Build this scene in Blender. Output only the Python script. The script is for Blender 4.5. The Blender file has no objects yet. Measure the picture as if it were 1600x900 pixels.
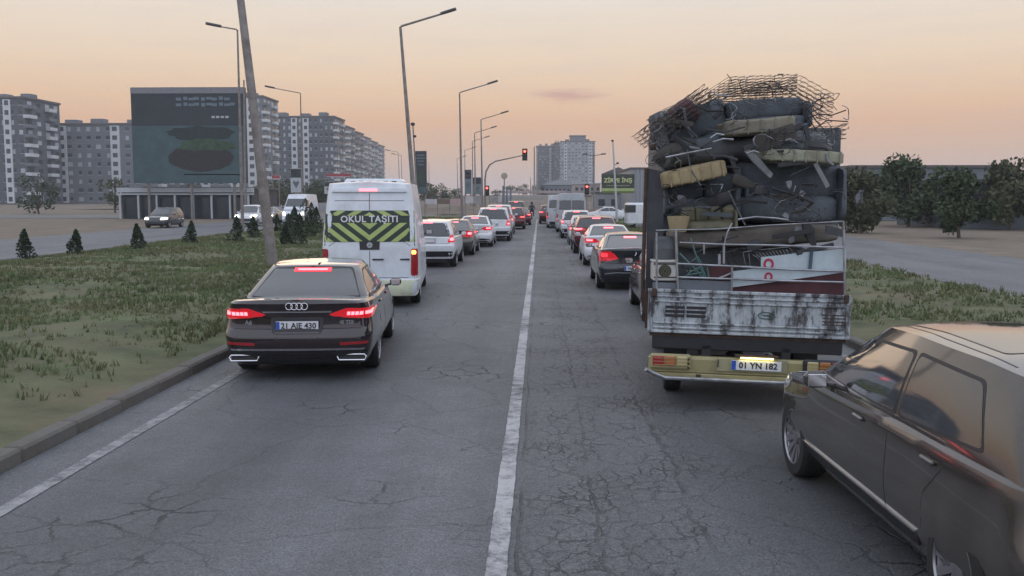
import bpy, bmesh, math, random
from mathutils import Vector, Matrix, noise
from mathutils.bvhtree import BVHTree
from mathutils.geometry import delaunay_2d_cdt
R = math.radians
random.seed(7)
S = bpy.context.scene
COL = S.collection
# ------------------------------------------------------------------ camera
FPX = 1500.0; HZ = 308.0; VX = 843.0; CH = 2.28
PITCH = math.atan((450-HZ)/FPX); YAW = math.atan((VX-800)/FPX)
cam = bpy.data.objects.new('camera', bpy.data.cameras.new('camera')); COL.objects.link(cam)
cam.location = (0, 0, CH); cam.rotation_euler = (math.pi/2-PITCH, 0, YAW)
cam.data.sensor_width = 36; cam.data.lens = 36*FPX/1600; cam.data.clip_start = .1; cam.data.clip_end = 6000
S.camera = cam
CM = cam.rotation_euler.to_matrix()
def at(px, py, Y):                      # the point at distance Y along the road seen at a pixel of the photograph
    d = CM @ Vector(((px-800)/FPX, (450-py)/FPX, -1)); k = Y/d.y
    return Vector((0, 0, CH)) + d*k
def ground(px, py, z=0):
    d = CM @ Vector(((px-800)/FPX, (450-py)/FPX, -1)); k = (z-CH)/d.z
    return Vector((0, 0, CH)) + d*k
# ------------------------------------------------------------------ sky
def s2l(c): return tuple(((v/255)/12.92 if v/255 <= .04045 else ((v/255+.055)/1.055)**2.4) for v in c)+(1,)
W = bpy.data.worlds.new('World'); S.world = W; W.use_nodes = True
wt = W.node_tree; wn = wt.nodes; wl = wt.links; wn.clear()
def N(t, typ, **kw):
    n = t.nodes.new(typ)
    for k, v in kw.items():
        if k == 'inp':
            for a, b in v.items(): n.inputs[a].default_value = b
        else: setattr(n, k, v)
    return n
tc = N(wt, 'ShaderNodeTexCoord'); sep = N(wt, 'ShaderNodeSeparateXYZ'); wl.new(tc.outputs['Generated'], sep.inputs[0])
def ramp(t, src, stops):
    r = t.nodes.new('ShaderNodeValToRGB'); e = r.color_ramp.elements
    e[0].position, e[0].color = stops[0][0], stops[0][1]; e[1].position, e[1].color = stops[-1][0], stops[-1][1]
    for p, c in stops[1:-1]:
        x = e.new(p); x.color = c
    t.links.new(src, r.inputs[0]); return r
warm = ramp(wt, sep.outputs[2], [(0, s2l((190,176,178))), (.018, s2l((196,180,178))), (.042, s2l((210,180,160))), (.075, s2l((226,182,146))),
      (.1, s2l((231,196,162))), (.137, s2l((233,210,184))), (.2, s2l((231,221,209))), (.32, s2l((214,216,222))), (1, (.88,.96,1.13,1))])
cool = ramp(wt, sep.outputs[2], [(0, (.74,.77,.90,1)), (.1, (.88,.90,1.03,1)), (.25, (.96,1.03,1.2,1)), (1, (.88,.96,1.13,1))])
dot = N(wt, 'ShaderNodeVectorMath', operation='DOT_PRODUCT'); wl.new(tc.outputs['Generated'], dot.inputs[0]); dot.inputs[1].default_value = (-.22, .97, 0)
mr = N(wt, 'ShaderNodeMapRange', interpolation_type='SMOOTHSTEP', inp={1: -.5, 2: .85}); wl.new(dot.outputs['Value'], mr.inputs[0])
mix = N(wt, 'ShaderNodeMix', data_type='RGBA'); wl.new(mr.outputs[0], mix.inputs[0]); wl.new(cool.outputs[0], mix.inputs[6]); wl.new(warm.outputs[0], mix.inputs[7])
# thin evening cloud streaks low in the west
def mth(t, op, a, b=None, clamp=False):
    n = t.nodes.new('ShaderNodeMath'); n.operation = op; n.use_clamp = clamp
    for i, v in enumerate((a, b)):
        if v is None: continue
        if isinstance(v, (int, float)): n.inputs[i].default_value = v
        else: t.links.new(v, n.inputs[i])
    return n.outputs[0]
az = mth(wt, 'ARCTAN2', sep.outputs[0], sep.outputs[1])
cmb = N(wt, 'ShaderNodeCombineXYZ'); wl.new(mth(wt, 'MULTIPLY', az, 9), cmb.inputs[0]); wl.new(mth(wt, 'MULTIPLY', sep.outputs[2], 75), cmb.inputs[1])
nz = N(wt, 'ShaderNodeTexNoise', inp={'Scale': 2.2, 'Detail': 5, 'Roughness': .6}); wl.new(cmb.outputs[0], nz.inputs[0])
ell = mth(wt, 'SQRT', mth(wt, 'ADD', mth(wt, 'POWER', mth(wt, 'MULTIPLY', mth(wt, 'ADD', az, -.030), 21), 2),
      mth(wt, 'POWER', mth(wt, 'MULTIPLY', mth(wt, 'ADD', sep.outputs[2], -.1035), 130), 2)))
cm = mth(wt, 'MULTIPLY', mth(wt, 'SUBTRACT', mth(wt, 'ADD', mth(wt, 'MULTIPLY', nz.outputs[0], 1.6), .25), ell, True), .75, True)
nz2 = N(wt, 'ShaderNodeTexNoise', inp={'Scale': .8, 'Detail': 6, 'Roughness': .62}); wl.new(cmb.outputs[0], nz2.inputs[0])
faint = mth(wt, 'MULTIPLY', mth(wt, 'SUBTRACT', nz2.outputs[0], .47, True), .9, True)
mixc = N(wt, 'ShaderNodeMix', data_type='RGBA'); wl.new(cm, mixc.inputs[0]); wl.new(mix.outputs[2], mixc.inputs[6]); mixc.inputs[7].default_value = s2l((196,150,142))
mixf = N(wt, 'ShaderNodeMix', data_type='RGBA'); wl.new(faint, mixf.inputs[0]); wl.new(mixc.outputs[2], mixf.inputs[6]); mixf.inputs[7].default_value = s2l((205,190,190))
bg = N(wt, 'ShaderNodeBackground', inp={'Strength': 1.08}); wl.new(mixf.outputs[2], bg.inputs[0])
wo = N(wt, 'ShaderNodeOutputWorld'); wl.new(bg.outputs[0], wo.inputs[0])
# weak sun, just at the horizon ahead and to the left
sl = bpy.data.lights.new('sun', 'SUN'); sl.energy = .12; sl.angle = R(20); sl.color = (1, .72, .5)
so = bpy.data.objects.new('sun', sl); COL.objects.link(so); so.rotation_euler = (R(84), 0, R(167+0)) ; so.location = (0, 0, 50)
so.rotation_euler = Vector((-.22, .97, .07)).to_track_quat('Z', 'Y').to_euler()
S.view_settings.view_transform = 'Standard'; S.view_settings.look = 'None'; S.view_settings.exposure = 0; S.view_settings.gamma = 1
S.render.engine = 'CYCLES'; S.cycles.max_bounces = 5; S.cycles.volume_bounces = 0
# ------------------------------------------------------------------ materials
MC = {}
def mat(name, col, rough=.6, metal=0, coat=0, emit=None, es=0, var=.0, vscale=3.0, bump=0, bscale=40, spec=.5, dirt=None, dscale=1.5, damt=.5, alpha=1):
    if name in MC: return MC[name]
    m = bpy.data.materials.new(name); m.use_nodes = True; t = m.node_tree; b = t.nodes['Principled BSDF']
    c = tuple(col)[:3]+(1,)
    b.inputs['Base Color'].default_value = c; b.inputs['Roughness'].default_value = rough; b.inputs['Metallic'].default_value = metal
    b.inputs['Coat Weight'].default_value = coat; b.inputs['Coat Roughness'].default_value = .06; b.inputs['Specular IOR Level'].default_value = spec
    if emit: b.inputs['Emission Color'].default_value = tuple(emit)+(1,); b.inputs['Emission Strength'].default_value = es
    tcn = N(t, 'ShaderNodeTexCoord')
    if var or dirt:
        n1 = N(t, 'ShaderNodeTexNoise', inp={'Scale': vscale, 'Detail': 6, 'Roughness': .6}); t.links.new(tcn.outputs['Object'], n1.inputs[0])
        src = None
        if var:
            lo = tuple(v*(1-var) for v in c[:3])+(1,); hi = tuple(min(1, v*(1+var)) for v in c[:3])+(1,)
            r = ramp(t, n1.outputs[0], [(.3, lo), (.7, hi)]); src = r.outputs[0]
        if dirt:
            n2 = N(t, 'ShaderNodeTexNoise', inp={'Scale': dscale, 'Detail': 8, 'Roughness': .65}); t.links.new(tcn.outputs['Object'], n2.inputs[0])
            k = N(t, 'ShaderNodeMapRange', inp={1: .45, 2: .7, 3: 0, 4: damt}); t.links.new(n2.outputs[0], k.inputs[0])
            mx = N(t, 'ShaderNodeMix', data_type='RGBA'); t.links.new(k.outputs[0], mx.inputs[0])
            if src: t.links.new(src, mx.inputs[6])
            else: mx.inputs[6].default_value = c
            mx.inputs[7].default_value = tuple(dirt)+(1,); src = mx.outputs[2]
            rr = N(t, 'ShaderNodeMapRange', inp={3: rough, 4: min(1, rough+.35)}); t.links.new(k.outputs[0], rr.inputs[0]); t.links.new(rr.outputs[0], b.inputs['Roughness'])
        t.links.new(src, b.inputs['Base Color'])
    if bump:
        n3 = N(t, 'ShaderNodeTexNoise', inp={'Scale': bscale, 'Detail': 4}); t.links.new(tcn.outputs['Object'], n3.inputs[0])
        bm_ = N(t, 'ShaderNodeBump', inp={'Strength': bump, 'Distance': .02}); t.links.new(n3.outputs[0], bm_.inputs['Height']); t.links.new(bm_.outputs[0], b.inputs['Normal'])
    MC[name] = m; return m
def paint(name, col, metal=.0, rough=.3, coat=.8, damt=.35):
    return mat('paint_'+name, col, rough, metal, coat, var=.05, vscale=6, dirt=(.2,.18,.16), dscale=2.2, damt=damt)
GLASS = mat('tinted_glass', (.03,.034,.04), .06, 0, .5, spec=.8, var=.2, vscale=2)
BLACK = mat('black_plastic', (.022,.022,.025), .5, var=.2, vscale=9)
TRIM = mat('grey_plastic', (.06,.06,.065), .55, var=.2, vscale=9)
RUBBER = mat('rubber', (.02,.02,.02), .85, bump=.3, bscale=60, var=.3, vscale=8)
CHROME = mat('chrome', (.75,.75,.77), .12, 1, var=.05)
ALLOY = mat('alloy', (.34,.34,.36), .32, .85, var=.1)
ALLOYD = mat('alloy_dull', (.33,.33,.35), .4, .8, var=.15)
RED = mat('red_lens', (.3,.01,.015), .15, 0, .6, emit=(1,.015,.03), es=.38, var=.1)
REDDARK = mat('red_lens_unlit', (.2,.012,.016), .15, 0, .6, emit=(1,.02,.03), es=.06, var=.1)
REDLIT = mat('red_lamp_lit', (.9,.1,.1), .3, emit=(1,.09,.11), es=6.5, var=.02)
REDMID = mat('red_lamp_glow', (.8,.05,.06), .3, emit=(1,.03,.05), es=1.6, var=.02)
AMBER = mat('amber_lamp_lit', (.9,.4,.1), .3, emit=(1,.28,.06), es=5, var=.02)
HEAD = mat('headlamp_lit', (.9,.9,.9), .3, emit=(1,.93,.8), es=9, var=.02)
LENS = mat('clear_lens', (.5,.5,.52), .1, .3, .5, var=.1)
PLATE = mat('number_plate_white', (.62,.63,.66), .4, var=.06, vscale=20)
INK = mat('plate_black', (.02,.02,.022), .5, var=.1)
BLUE = mat('plate_blue', (.03,.09,.42), .4, var=.1)
GALV = mat('galvanised_steel', (.24,.22,.21), .5, .5, var=.2, vscale=5, dirt=(.12,.09,.07), dscale=3)
DIRT3 = (.16,.13,.1)
# ------------------------------------------------------------------ mesh helpers
class MB:
    def __init__(s): s.v = []; s.f = []; s.mi = []; s.m = 0
    def add(s, vs, fs):
        o = len(s.v); s.v += [tuple(v) for v in vs]
        for f in fs: s.f.append(tuple(i+o for i in f)); s.mi.append(s.m)
        return s
    def box(s, c, d, rz=0, M=None, bev=0):
        x, y, z = d[0]/2, d[1]/2, d[2]/2
        if bev:
            b = min(bev, x*.9, y*.9, z*.9); vs = []
            for sx in (-1, 1):
                for sy in (-1, 1):
                    for sz in (-1, 1):
                        vs += [(sx*x, sy*(y-b), sz*(z-b)), (sx*(x-b), sy*y, sz*(z-b)), (sx*(x-b), sy*(y-b), sz*z)]
            bm = bmesh.new(); [bm.verts.new(v) for v in vs]; bmesh.ops.convex_hull(bm, input=bm.verts)
            bm.verts.index_update(); vs = [v.co.copy() for v in bm.verts]; fs = [[v.index for v in f.verts] for f in bm.faces]; bm.free()
        else:
            vs = [(sx*x, sy*y, sz*z) for sx in (-1, 1) for sy in (-1, 1) for sz in (-1, 1)]
            fs = [(0,1,3,2),(4,6,7,5),(0,4,5,1),(2,3,7,6),(0,2,6,4),(1,5,7,3)]
        T = Matrix.Translation(Vector(c)) @ (M if M is not None else Matrix.Rotation(rz, 4, 'Z'))
        return s.add([T @ Vector(v) for v in vs], fs)
    def tube(s, pts, r, n=8, cap=True):
        pts = [Vector(p) for p in pts]; rs = r if isinstance(r, (list, tuple)) else [r]*len(pts)
        vs = []; up = None
        for i, p in enumerate(pts):
            d = (pts[min(i+1, len(pts)-1)]-pts[max(i-1, 0)]).normalized()
            if up is None:
                up = Vector((0, 0, 1)) if abs(d.z) < .9 else Vector((1, 0, 0))
            a = d.cross(up).normalized(); b = a.cross(d).normalized(); up = b
            vs += [p+(a*math.cos(2*math.pi*k/n)+b*math.sin(2*math.pi*k/n))*rs[i] for k in range(n)]
        fs = [(i*n+k, i*n+(k+1) % n, (i+1)*n+(k+1) % n, (i+1)*n+k) for i in range(len(pts)-1) for k in range(n)]
        if cap: fs += [tuple(range(n))[::-1], tuple((len(pts)-1)*n+k for k in range(n))]
        return s.add(vs, fs)
    def lathe(s, prof, n=32, axis='Z', c=(0, 0, 0)):      # prof: (radius, height)
        vs = []; c = Vector(c)
        for r, h in prof:
            for k in range(n):
                a = 2*math.pi*k/n; u, w = r*math.cos(a), r*math.sin(a)
                vs.append(c+Vector((u, w, h) if axis == 'Z' else ((h, u, w) if axis == 'X' else (u, h, w))))
        m = len(prof)
        return s.add(vs, [(i*n+k, i*n+(k+1) % n, (i+1)*n+(k+1) % n, (i+1)*n+k) for i in range(m-1) for k in range(n)])
    def slab(s, out, M, t):       # outline (u,v) extruded by t along local z, placed by matrix M
        n = len(out); vs = [M @ Vector((u, v, 0)) for u, v in out]+[M @ Vector((u, v, t)) for u, v in out]
        return s.add(vs, [tuple(range(n))[::-1], tuple(range(n, 2*n))]+[(i, (i+1) % n, n+(i+1) % n, n+i) for i in range(n)])
    def quad(s, *p): return s.add(p, [tuple(range(len(p)))])
    def build(s, name, mats, parent=None, smooth=30, loc=None, norm=True):
        me = bpy.data.meshes.new(name); me.from_pydata(s.v, [], s.f)
        mats = mats if isinstance(mats, (list, tuple)) else [mats]
        for m in mats: me.materials.append(m)
        if len(mats) > 1: me.polygons.foreach_set('material_index', s.mi)
        if norm and len(s.f) < 60000:
            bm = bmesh.new(); bm.from_mesh(me); bmesh.ops.recalc_face_normals(bm, faces=bm.faces); bm.to_mesh(me); bm.free()
        if smooth:
            me.polygons.foreach_set('use_smooth', [True]*len(me.polygons)); me.set_sharp_from_angle(angle=R(smooth))
        me.update()
        return link(name, me, parent, loc)
def link(name, me, parent=None, loc=None):
    o = bpy.data.objects.new(name, me); COL.objects.link(o)
    if parent is not None: o.parent = parent
    if loc is not None: o.location = loc
    return o
def thing(name, label, cat, loc=(0, 0, 0), rz=0, group=None):
    o = bpy.data.objects.new(name, None); COL.objects.link(o); o.location = loc; o.rotation_euler = (0, 0, rz)
    o.empty_display_size = .2
    return tag(o, label, cat, group)
def tag(o, label, cat, group=None):
    o['label'] = label; o['category'] = cat
    if group: o['group'] = group
    return o
def struct(o, k='structure'): o['kind'] = k; return o
def dup(o, parent=None, loc=None, rz=None, label=None):
    c = o.copy(); COL.objects.link(c)
    if parent is not None: c.parent = parent
    if loc is not None: c.location = loc
    if rz is not None: c.rotation_euler = (0, 0, rz)
    if label: c['label'] = label
    for ch in list(o.children): dup(ch, c)
    return c
def text_mb(mb, txt, size, M, ext=.002, bold=0, spacing=1):
    cu = bpy.data.curves.new('lettering', 'FONT'); cu.body = txt; cu.size = size; cu.extrude = ext; cu.align_x = 'CENTER'; cu.align_y = 'CENTER'
    cu.offset = bold; cu.space_character = spacing; cu.resolution_u = 3
    o = bpy.data.objects.new('lettering', cu); COL.objects.link(o)
    me = bpy.data.meshes.new_from_object(o.evaluated_get(bpy.context.evaluated_depsgraph_get()))
    mb.add([M @ v.co for v in me.vertices], [tuple(p.vertices) for p in me.polygons])
    bpy.data.objects.remove(o); bpy.data.curves.remove(cu); bpy.data.meshes.remove(me)
def rearM(x, y, z, tilt=0):   # text plane facing -y
    return Matrix.Translation((x, y, z)) @ Matrix.Rotation(R(90)+tilt, 4, 'X')
def lerp(a, b, t): return a+(b-a)*t
def interp(pts, x):
    if x <= pts[0][0]: return pts[0][1]
    for (a, p), (b, q) in zip(pts, pts[1:]):
        if x <= b:
            t = (x-a)/(b-a); t = t*t*(3-2*t)*.5+t*.5; return p+(q-p)*t
    return pts[-1][1]
# ------------------------------------------------------------------ vehicle bodies
def contour(hw, yr, yf, rx, ry, bow, ryf=None, bowf=None, tr=.05, tf=.12, NR=8, NC=6, NS=26):
    ryf = ryf or ry*1.6; bowf = bow*1.6 if bowf is None else bowf
    def hwy(y): return hw-tr*max(0, 1-(y-yr)/1.2)**2-tf*max(0, 1-(yf-y)/1.4)**2
    h = []
    y0, y1 = yr+bow+ry, yf-bowf-ryf; a, b = hwy(y0), hwy(y1)
    for i in range(NR): x = i/NR*(a-rx); h.append((x, yr+bow*(x/hw)**2))
    yc = yr+bow*((a-rx)/hw)**2
    for i in range(NC+1):
        t = math.pi/2*i/NC; h.append((a-rx+rx*math.sin(t), lerp(yc, y0, 1-math.cos(t))))
    for i in range(1, NS): y = lerp(y0, y1, i/NS); h.append((hwy(y), y))
    yc = yf-bowf*((b-rx)/hw)**2
    for i in range(NC+1):
        t = math.pi/2*i/NC; h.append((b-rx+rx*math.cos(t), lerp(y1, yc, math.sin(t))))
    for i in range(NR-1, -1, -1): x = i/NR*(b-rx); h.append((x, yf-bowf*(x/hw)**2))
    return h
def loft(mb, halves, zs, topfun=None, bottom=True, crown=.02):
    """halves: contours; zs: per level function (x,y)->z ; capped on top along the centre line"""
    n = len(halves[0]); rows = []
    for h, zf in zip(halves, zs):
        full = [(x, y) for x, y in h]+[(-x, y) for x, y in h[-2:0:-1]]
        rows.append([(x, y, zf(x, y)) for x, y in full])
    m = len(rows[0]); hw = max(x for x, y, z in rows[-1])
    top = rows[-1]
    for s_ in (.97, .85, .65, .4, .15):
        rows.append([(x*s_, y, (topfun(y) if topfun else z)+crown*(1-s_*s_)) for x, y, z in top])
    vs = [v for r in rows for v in r]
    fs = [(i*m+k, i*m+(k+1) % m, (i+1)*m+(k+1) % m, (i+1)*m+k) for i in range(len(rows)-1) for k in range(m)]
    L_ = (len(rows)-1)*m
    for k in range(n-1):
        a, b = L_+k, L_+k+1; c, d = L_+(m-k) % m, L_+(m-k-1) % m
        fs.append(tuple(dict.fromkeys((a, b, d, c))))
    fs = [f for f in fs if len(f) > 2]
    if bottom: fs.append(tuple(range(m))[::-1])
    mb.add(vs, fs)
def chaikin(o, it=1, r=.045):
    R_ = []; n = len(o)
    for i in range(n):
        p, c, q = Vector(o[i-1]), Vector(o[i]), Vector(o[(i+1) % n]); d1, d2 = (p-c), (q-c); k = min(r*it, d1.length*.42, d2.length*.42)
        a, b = c+d1.normalized()*k, c+d2.normalized()*k
        for t in (0, .33, .67, 1): R_.append(tuple(a*(1-t)**2+c*2*t*(1-t)+b*t*t))
    return R_
VIEW = {'rear': (lambda u, v: Vector((u, -9, v)), Vector((0, 1, 0))), 'front': (lambda u, v: Vector((u, 20, v)), Vector((0, -1, 0))),
        'right': (lambda u, v: Vector((9, u, v)), Vector((-1, 0, 0))), 'left': (lambda u, v: Vector((-9, u, v)), Vector((1, 0, 0))),
        'top': (lambda u, v: Vector((u, v, 9)), Vector((0, 0, -1)))}
def patch(bvh, out, view, off=.006, name='panel', m=None, parent=None, rnd=1, res=None, dep=.012, mb=None):
    out = chaikin(out, rnd) if rnd else out
    us = [p[0] for p in out]; vs_ = [p[1] for p in out]; w, h = max(us)-min(us), max(vs_)-min(vs_)
    res = res or max(min(w, h)/3, max(w, h)/14, .012)
    den = []
    for i in range(len(out)):
        a, b = Vector(out[i]), Vector(out[(i+1) % len(out)]); k = max(1, int((b-a).length/res))
        den += [a.lerp(b, j/k) for j in range(k)]
    nb = len(den); edges = [(i, (i+1) % nb) for i in range(nb)]
    def inside(p):
        c = False
        for i in range(nb):
            a, b = den[i], den[(i+1) % nb]
            if (a.y > p[1]) != (b.y > p[1]) and p[0] < (b.x-a.x)*(p[1]-a.y)/(b.y-a.y)+a.x: c = not c
        return c
    pts = list(den); i = min(us)+res*.5
    while i < max(us):
        j = min(vs_)+res*.5
        while j < max(vs_):
            if inside((i, j)) and min((q-Vector((i, j))).length for q in den) > res*.35: pts.append(Vector((i, j)))
            j += res
        i += res
    V, E, F, ov, oe, of = delaunay_2d_cdt(pts, edges, [], 1, 1e-5)
    fo, d = VIEW[view]; P = []; Q = []
    last = None
    for v in V:
        hit, nrm, idx, dist = bvh.ray_cast(fo(v.x, v.y), d)
        if hit is None:
            hit, nrm, idx, dist = bvh.find_nearest(fo(v.x, v.y)+d*8.5)
        if nrm.dot(d) > 0: nrm = -nrm
        P.append(hit+nrm*off); Q.append(hit-nrm*dep)
    cnt = {}
    for f in F:
        for a, b in zip(f, f[1:]+f[:1]): cnt[(a, b)] = 1
    be = [(a, b) for (a, b) in cnt if (b, a) not in cnt]
    n = len(P); fs = [tuple(f) for f in F]+[(a, b, n+b, n+a) for a, b in be]
    own = mb is None
    mb = mb or MB(); mb.add(P+Q, fs)
    if own: return mb.build(name, m, parent, smooth=35)
def mirror(o): return [(-a, b) for a, b in o][::-1]
WH = {}
def wheel_meshes(kind, r, w):
    key = (kind, round(r, 2), round(w, 2))
    if key in WH: return WH[key]
    t = MB(); rr = r*(.70 if kind != 'steel' else .62)
    t.lathe([(rr*.9, -w/2+.02), (rr, -w/2+.0), (r*.93, -w/2+.004), (r*.985, -w/2+.03), (r, -w/2+.06), (r, w/2-.06), (r*.985, w/2-.03), (r*.93, w/2-.004), (rr, w/2), (rr*.9, w/2-.02)], 40, 'X')
    for k in range(-2, 3): t.lathe([(r+.001, k*w*.14-.004), (r-.006, k*w*.14), (r+.001, k*w*.14+.004)], 40, 'X')
    rm = MB(); x = w/2-.015
    rm.lathe([(rr*1.0, x+.012), (rr*.96, x+.014), (rr*.93, x-.0), (rr*.92, -.02)], 40, 'X')
    rm.m = 1; rm.lathe([(rr*.93, -.01), (rr*.5, -.02), (.0, -.02)], 32, 'X'); rm.m = 0
    n = {'multi': 12, 'five': 5, 'steel': 0}[kind]
    for k in range(n):
        a = 2*math.pi*k/n; pr = 1 if kind == 'multi' else 2
        for q in range(pr):
            da = 0 if pr == 1 else (q-.5)*.16
            M = Matrix.Rotation(a+da, 4, 'X'); hw0, hw1 = (.013, .028) if kind == 'multi' else (.03, .028)
            pts = [Vector((x-.03, hw0, .05)), Vector((x-.03, -hw0, .05)), Vector((x+.002, -hw1, rr*.95)), Vector((x+.002, hw1, rr*.95))]
            bk = [p-Vector((.05, 0, 0)) for p in pts]
            rm.add([M @ p for p in pts+bk], [(0,1,2,3), (7,6,5,4), (0,4,5,1), (1,5,6,2), (2,6,7,3), (3,7,4,0)])
    if kind == 'steel':
        rm.lathe([(rr*.93, x-.02), (rr*.7, x-.015), (rr*.6, x-.06), (rr*.3, x-.05), (rr*.25, x-.0), (0, x)], 32, 'X')
    rm.lathe([(.065, x-.035), (.06, x-.01), (.03, x-.004), (0, x-.004)], 20, 'X')
    a = t.build('wheel', RUBBER); b = rm.build('rim', [ALLOY if kind != 'steel' else ALLOYD, BLACK])
    WH[key] = (a.data, b.data); bpy.data.objects.remove(a); bpy.data.objects.remove(b)
    return WH[key]
def put_wheels(root, pos, r, w, kind='multi'):
    for x, y in pos:
        a, b = wheel_meshes(kind, r, w)
        o = link('wheel', a, root, (x, y, r)); o.rotation_euler = (random.uniform(0, 6), 0, 0) if x > 0 else (random.uniform(0, 6), 0, math.pi)
        link('rim', b, o)
def plate(root, x, y, z, txt, w=.52, h=.112, tilt=0, holder=True, name='number_plate'):
    p = MB(); p.box((0, 0, 0), (w, .008, h), M=Matrix.Rotation(tilt, 4, 'X'), bev=.003)
    o = p.build(name, PLATE, root, loc=(x, y, z))
    M = Matrix.Rotation(tilt, 4, 'X')
    b = MB(); b.box(M @ Vector((-w/2+.024, -.0052, 0)), (.045, .003, h*.92), M=M); b.build('blue_band', BLUE, o)
    if txt:
        t = MB(); text_mb(t, txt, h*.86, M @ rearM(.018, -.0055, -.002), ext=.0012, bold=.0022); t.build('lettering', INK, o, smooth=0)
    if holder:
        q = MB(); q.box((0, .006, 0), (w+.025, .01, h+.022), M=M, bev=.003); q.build('plate_holder', BLACK, o)
    return o
def bool_cut(body, cutters, mname=None):
    c = MB()
    for (x, y, z, r, dx) in cutters:
        c.lathe([(0, -dx), (r, -dx), (r, dx), (0, dx)], 40, 'X', c=(x, y, z))
    co = c.build('cut', BLACK, smooth=0)
    bm = bmesh.new(); bm.from_mesh(co.data); bmesh.ops.remove_doubles(bm, verts=bm.verts, dist=1e-5); bmesh.ops.recalc_face_normals(bm, faces=bm.faces); bm.to_mesh(co.data); bm.free()
    md = body.modifiers.new('b', 'BOOLEAN'); md.operation = 'DIFFERENCE'; md.object = co; md.solver = 'EXACT'
    md.material_mode = 'TRANSFER'
    me = bpy.data.meshes.new_from_object(body.evaluated_get(bpy.context.evaluated_depsgraph_get()))
    body.modifiers.clear(); old = body.data; nm = old.name
    if len(me.polygons) > 50:
        body.data = me; bpy.data.meshes.remove(old)
        me.polygons.foreach_set('use_smooth', [True]*len(me.polygons)); me.set_sharp_from_angle(angle=R(32))
    bpy.data.objects.remove(co)
def car(name, label, loc, rz=0, P=None, cat='car', group=None):
    """P: dict of proportions; local frame: y=0 rear bumper, +y forward"""
    root = thing(name, label, cat, loc, rz, group)
    L, hw, pm = P['L'], P['hw'], P['paint']
    zt = P['ztop']; z0 = P.get('z0', .2); Z1 = P['levels'][-1][0]
    mb = MB(); halves = []; zs = []
    for (z, w_, yr) in P['levels']:
        fr = (z-z0)/(Z1-z0)
        yf = L-P.get('nose', .25)*max(0, fr-.35)**1.5-(.1 if fr < .1 else 0)
        halves.append(contour(hw*w_, yr, yf, P.get('rx', .16), P.get('ry', .2), P.get('bow', .07)))
        zs.append(lambda x, y, fr=fr: z0+fr*(interp(zt, y)-z0))
    loft(mb, halves, zs, lambda y: interp(zt, y), crown=P.get('crown', .025))
    bm = bmesh.new(); me = bpy.data.meshes.new('body'); me.from_pydata(mb.v, [], mb.f); bm.from_mesh(me)
    bmesh.ops.remove_doubles(bm, verts=bm.verts, dist=1e-4); bmesh.ops.dissolve_degenerate(bm, edges=bm.edges, dist=1e-4)
    bmesh.ops.recalc_face_normals(bm, faces=bm.faces); bm.to_mesh(me); bm.free(); me.materials.append(pm)
    body = link('body', me, root)
    me.polygons.foreach_set('use_smooth', [True]*len(me.polygons)); me.set_sharp_from_angle(angle=R(32))
    # cabin
    g = P['cabin']; zb, zr = g['zb'], g['zt']
    gm = MB(); hs = []; zz = []
    for k in range(7):
        t = k/6; tt = t**g.get('curve', 1.0)
        w_ = lerp(g['hwb'], g['hwt'], t**1.35)
        hs.append(contour(w_, lerp(g['ybr'], g['ytr'], t**g.get('rcurve', 1.1)), lerp(g['ybf'], g['ytf'], t), lerp(.14, .17, t), lerp(.12, .2, t), g.get('bow', .06), tr=.03, tf=.06))
        zz.append(lambda x, y, t=t: lerp(zb, interp(zr, y), t if t < 1 else 1))
    loft(gm, hs, zz, lambda y: interp(zr, y), crown=g.get('crown', .025))
    cab = gm.build('roof', P.get('roofpaint', pm), root, smooth=40)
    vb = list(mb.v)+list(gm.v); fb = list(mb.f)+[tuple(i+len(mb.v) for i in f) for f in gm.f]
    bvh = BVHTree.FromPolygons(vb, fb)
    r = P.get('r', .33); ax = P['axles']; tw = P.get('tw', .22)
    cbvh = BVHTree.FromPolygons([Vector(v) for v in gm.v], gm.f)
    bool_cut(body, [(s*hw, y, r+.01, r+P.get('arch', .055), .3) for s in (-1, 1) for y in ax])
    put_wheels(root, [(s*(hw-tw/2-.02), y) for s in (-1, 1) for y in ax], r, tw, P.get('wheel', 'multi'))
    mk = MB()
    mk.box((0, L/2, .23), (hw*1.36, L*.84, .12)); mk.build('underbody', BLACK, root)
    def both(out, view, **k):
        if view in ('rear', 'front', 'top'): patch(bvh, out, view, **k); patch(bvh, mirror(out), view, **k)
        else: patch(bvh, out, 'right', **k); patch(bvh, out, 'left', **k)
    P_ = P.get('patches', [])
    for q in P_:
        out, view, nm, m = q[:4]; k = dict(q[4]) if len(q) > 4 else {}
        lab = k.pop('label', None); mode = k.pop('mode', 'one')
        bb = cbvh if nm in ('rear_window', 'windscreen', 'high_brake_light', 'brake_light_glow') else bvh
        if nm.endswith('window') or nm == 'windscreen':
            cu, cv = (min(p[0] for p in out)+max(p[0] for p in out))/2, (min(p[1] for p in out)+max(p[1] for p in out))/2; fu, fv = max(p[0] for p in out)-cu, max(p[1] for p in out)-cv
            big_ = [(cu+(p[0]-cu)*(1+.022/fu), cv+(p[1]-cv)*(1+.022/fv)) for p in out]; kk = dict(k); kk['off'] = .002
            if mode == 'both': both(big_, view, name='window_seal', m=BLACK, parent=root, **kk)
            else: patch(bb, big_, view, name='window_seal', m=BLACK, parent=root, **kk)
        if mode == 'both': both(out, view, name=nm, m=m, parent=root, **k)
        else: patch(bb, out, view, name=nm, m=m, parent=root, **k)
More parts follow.
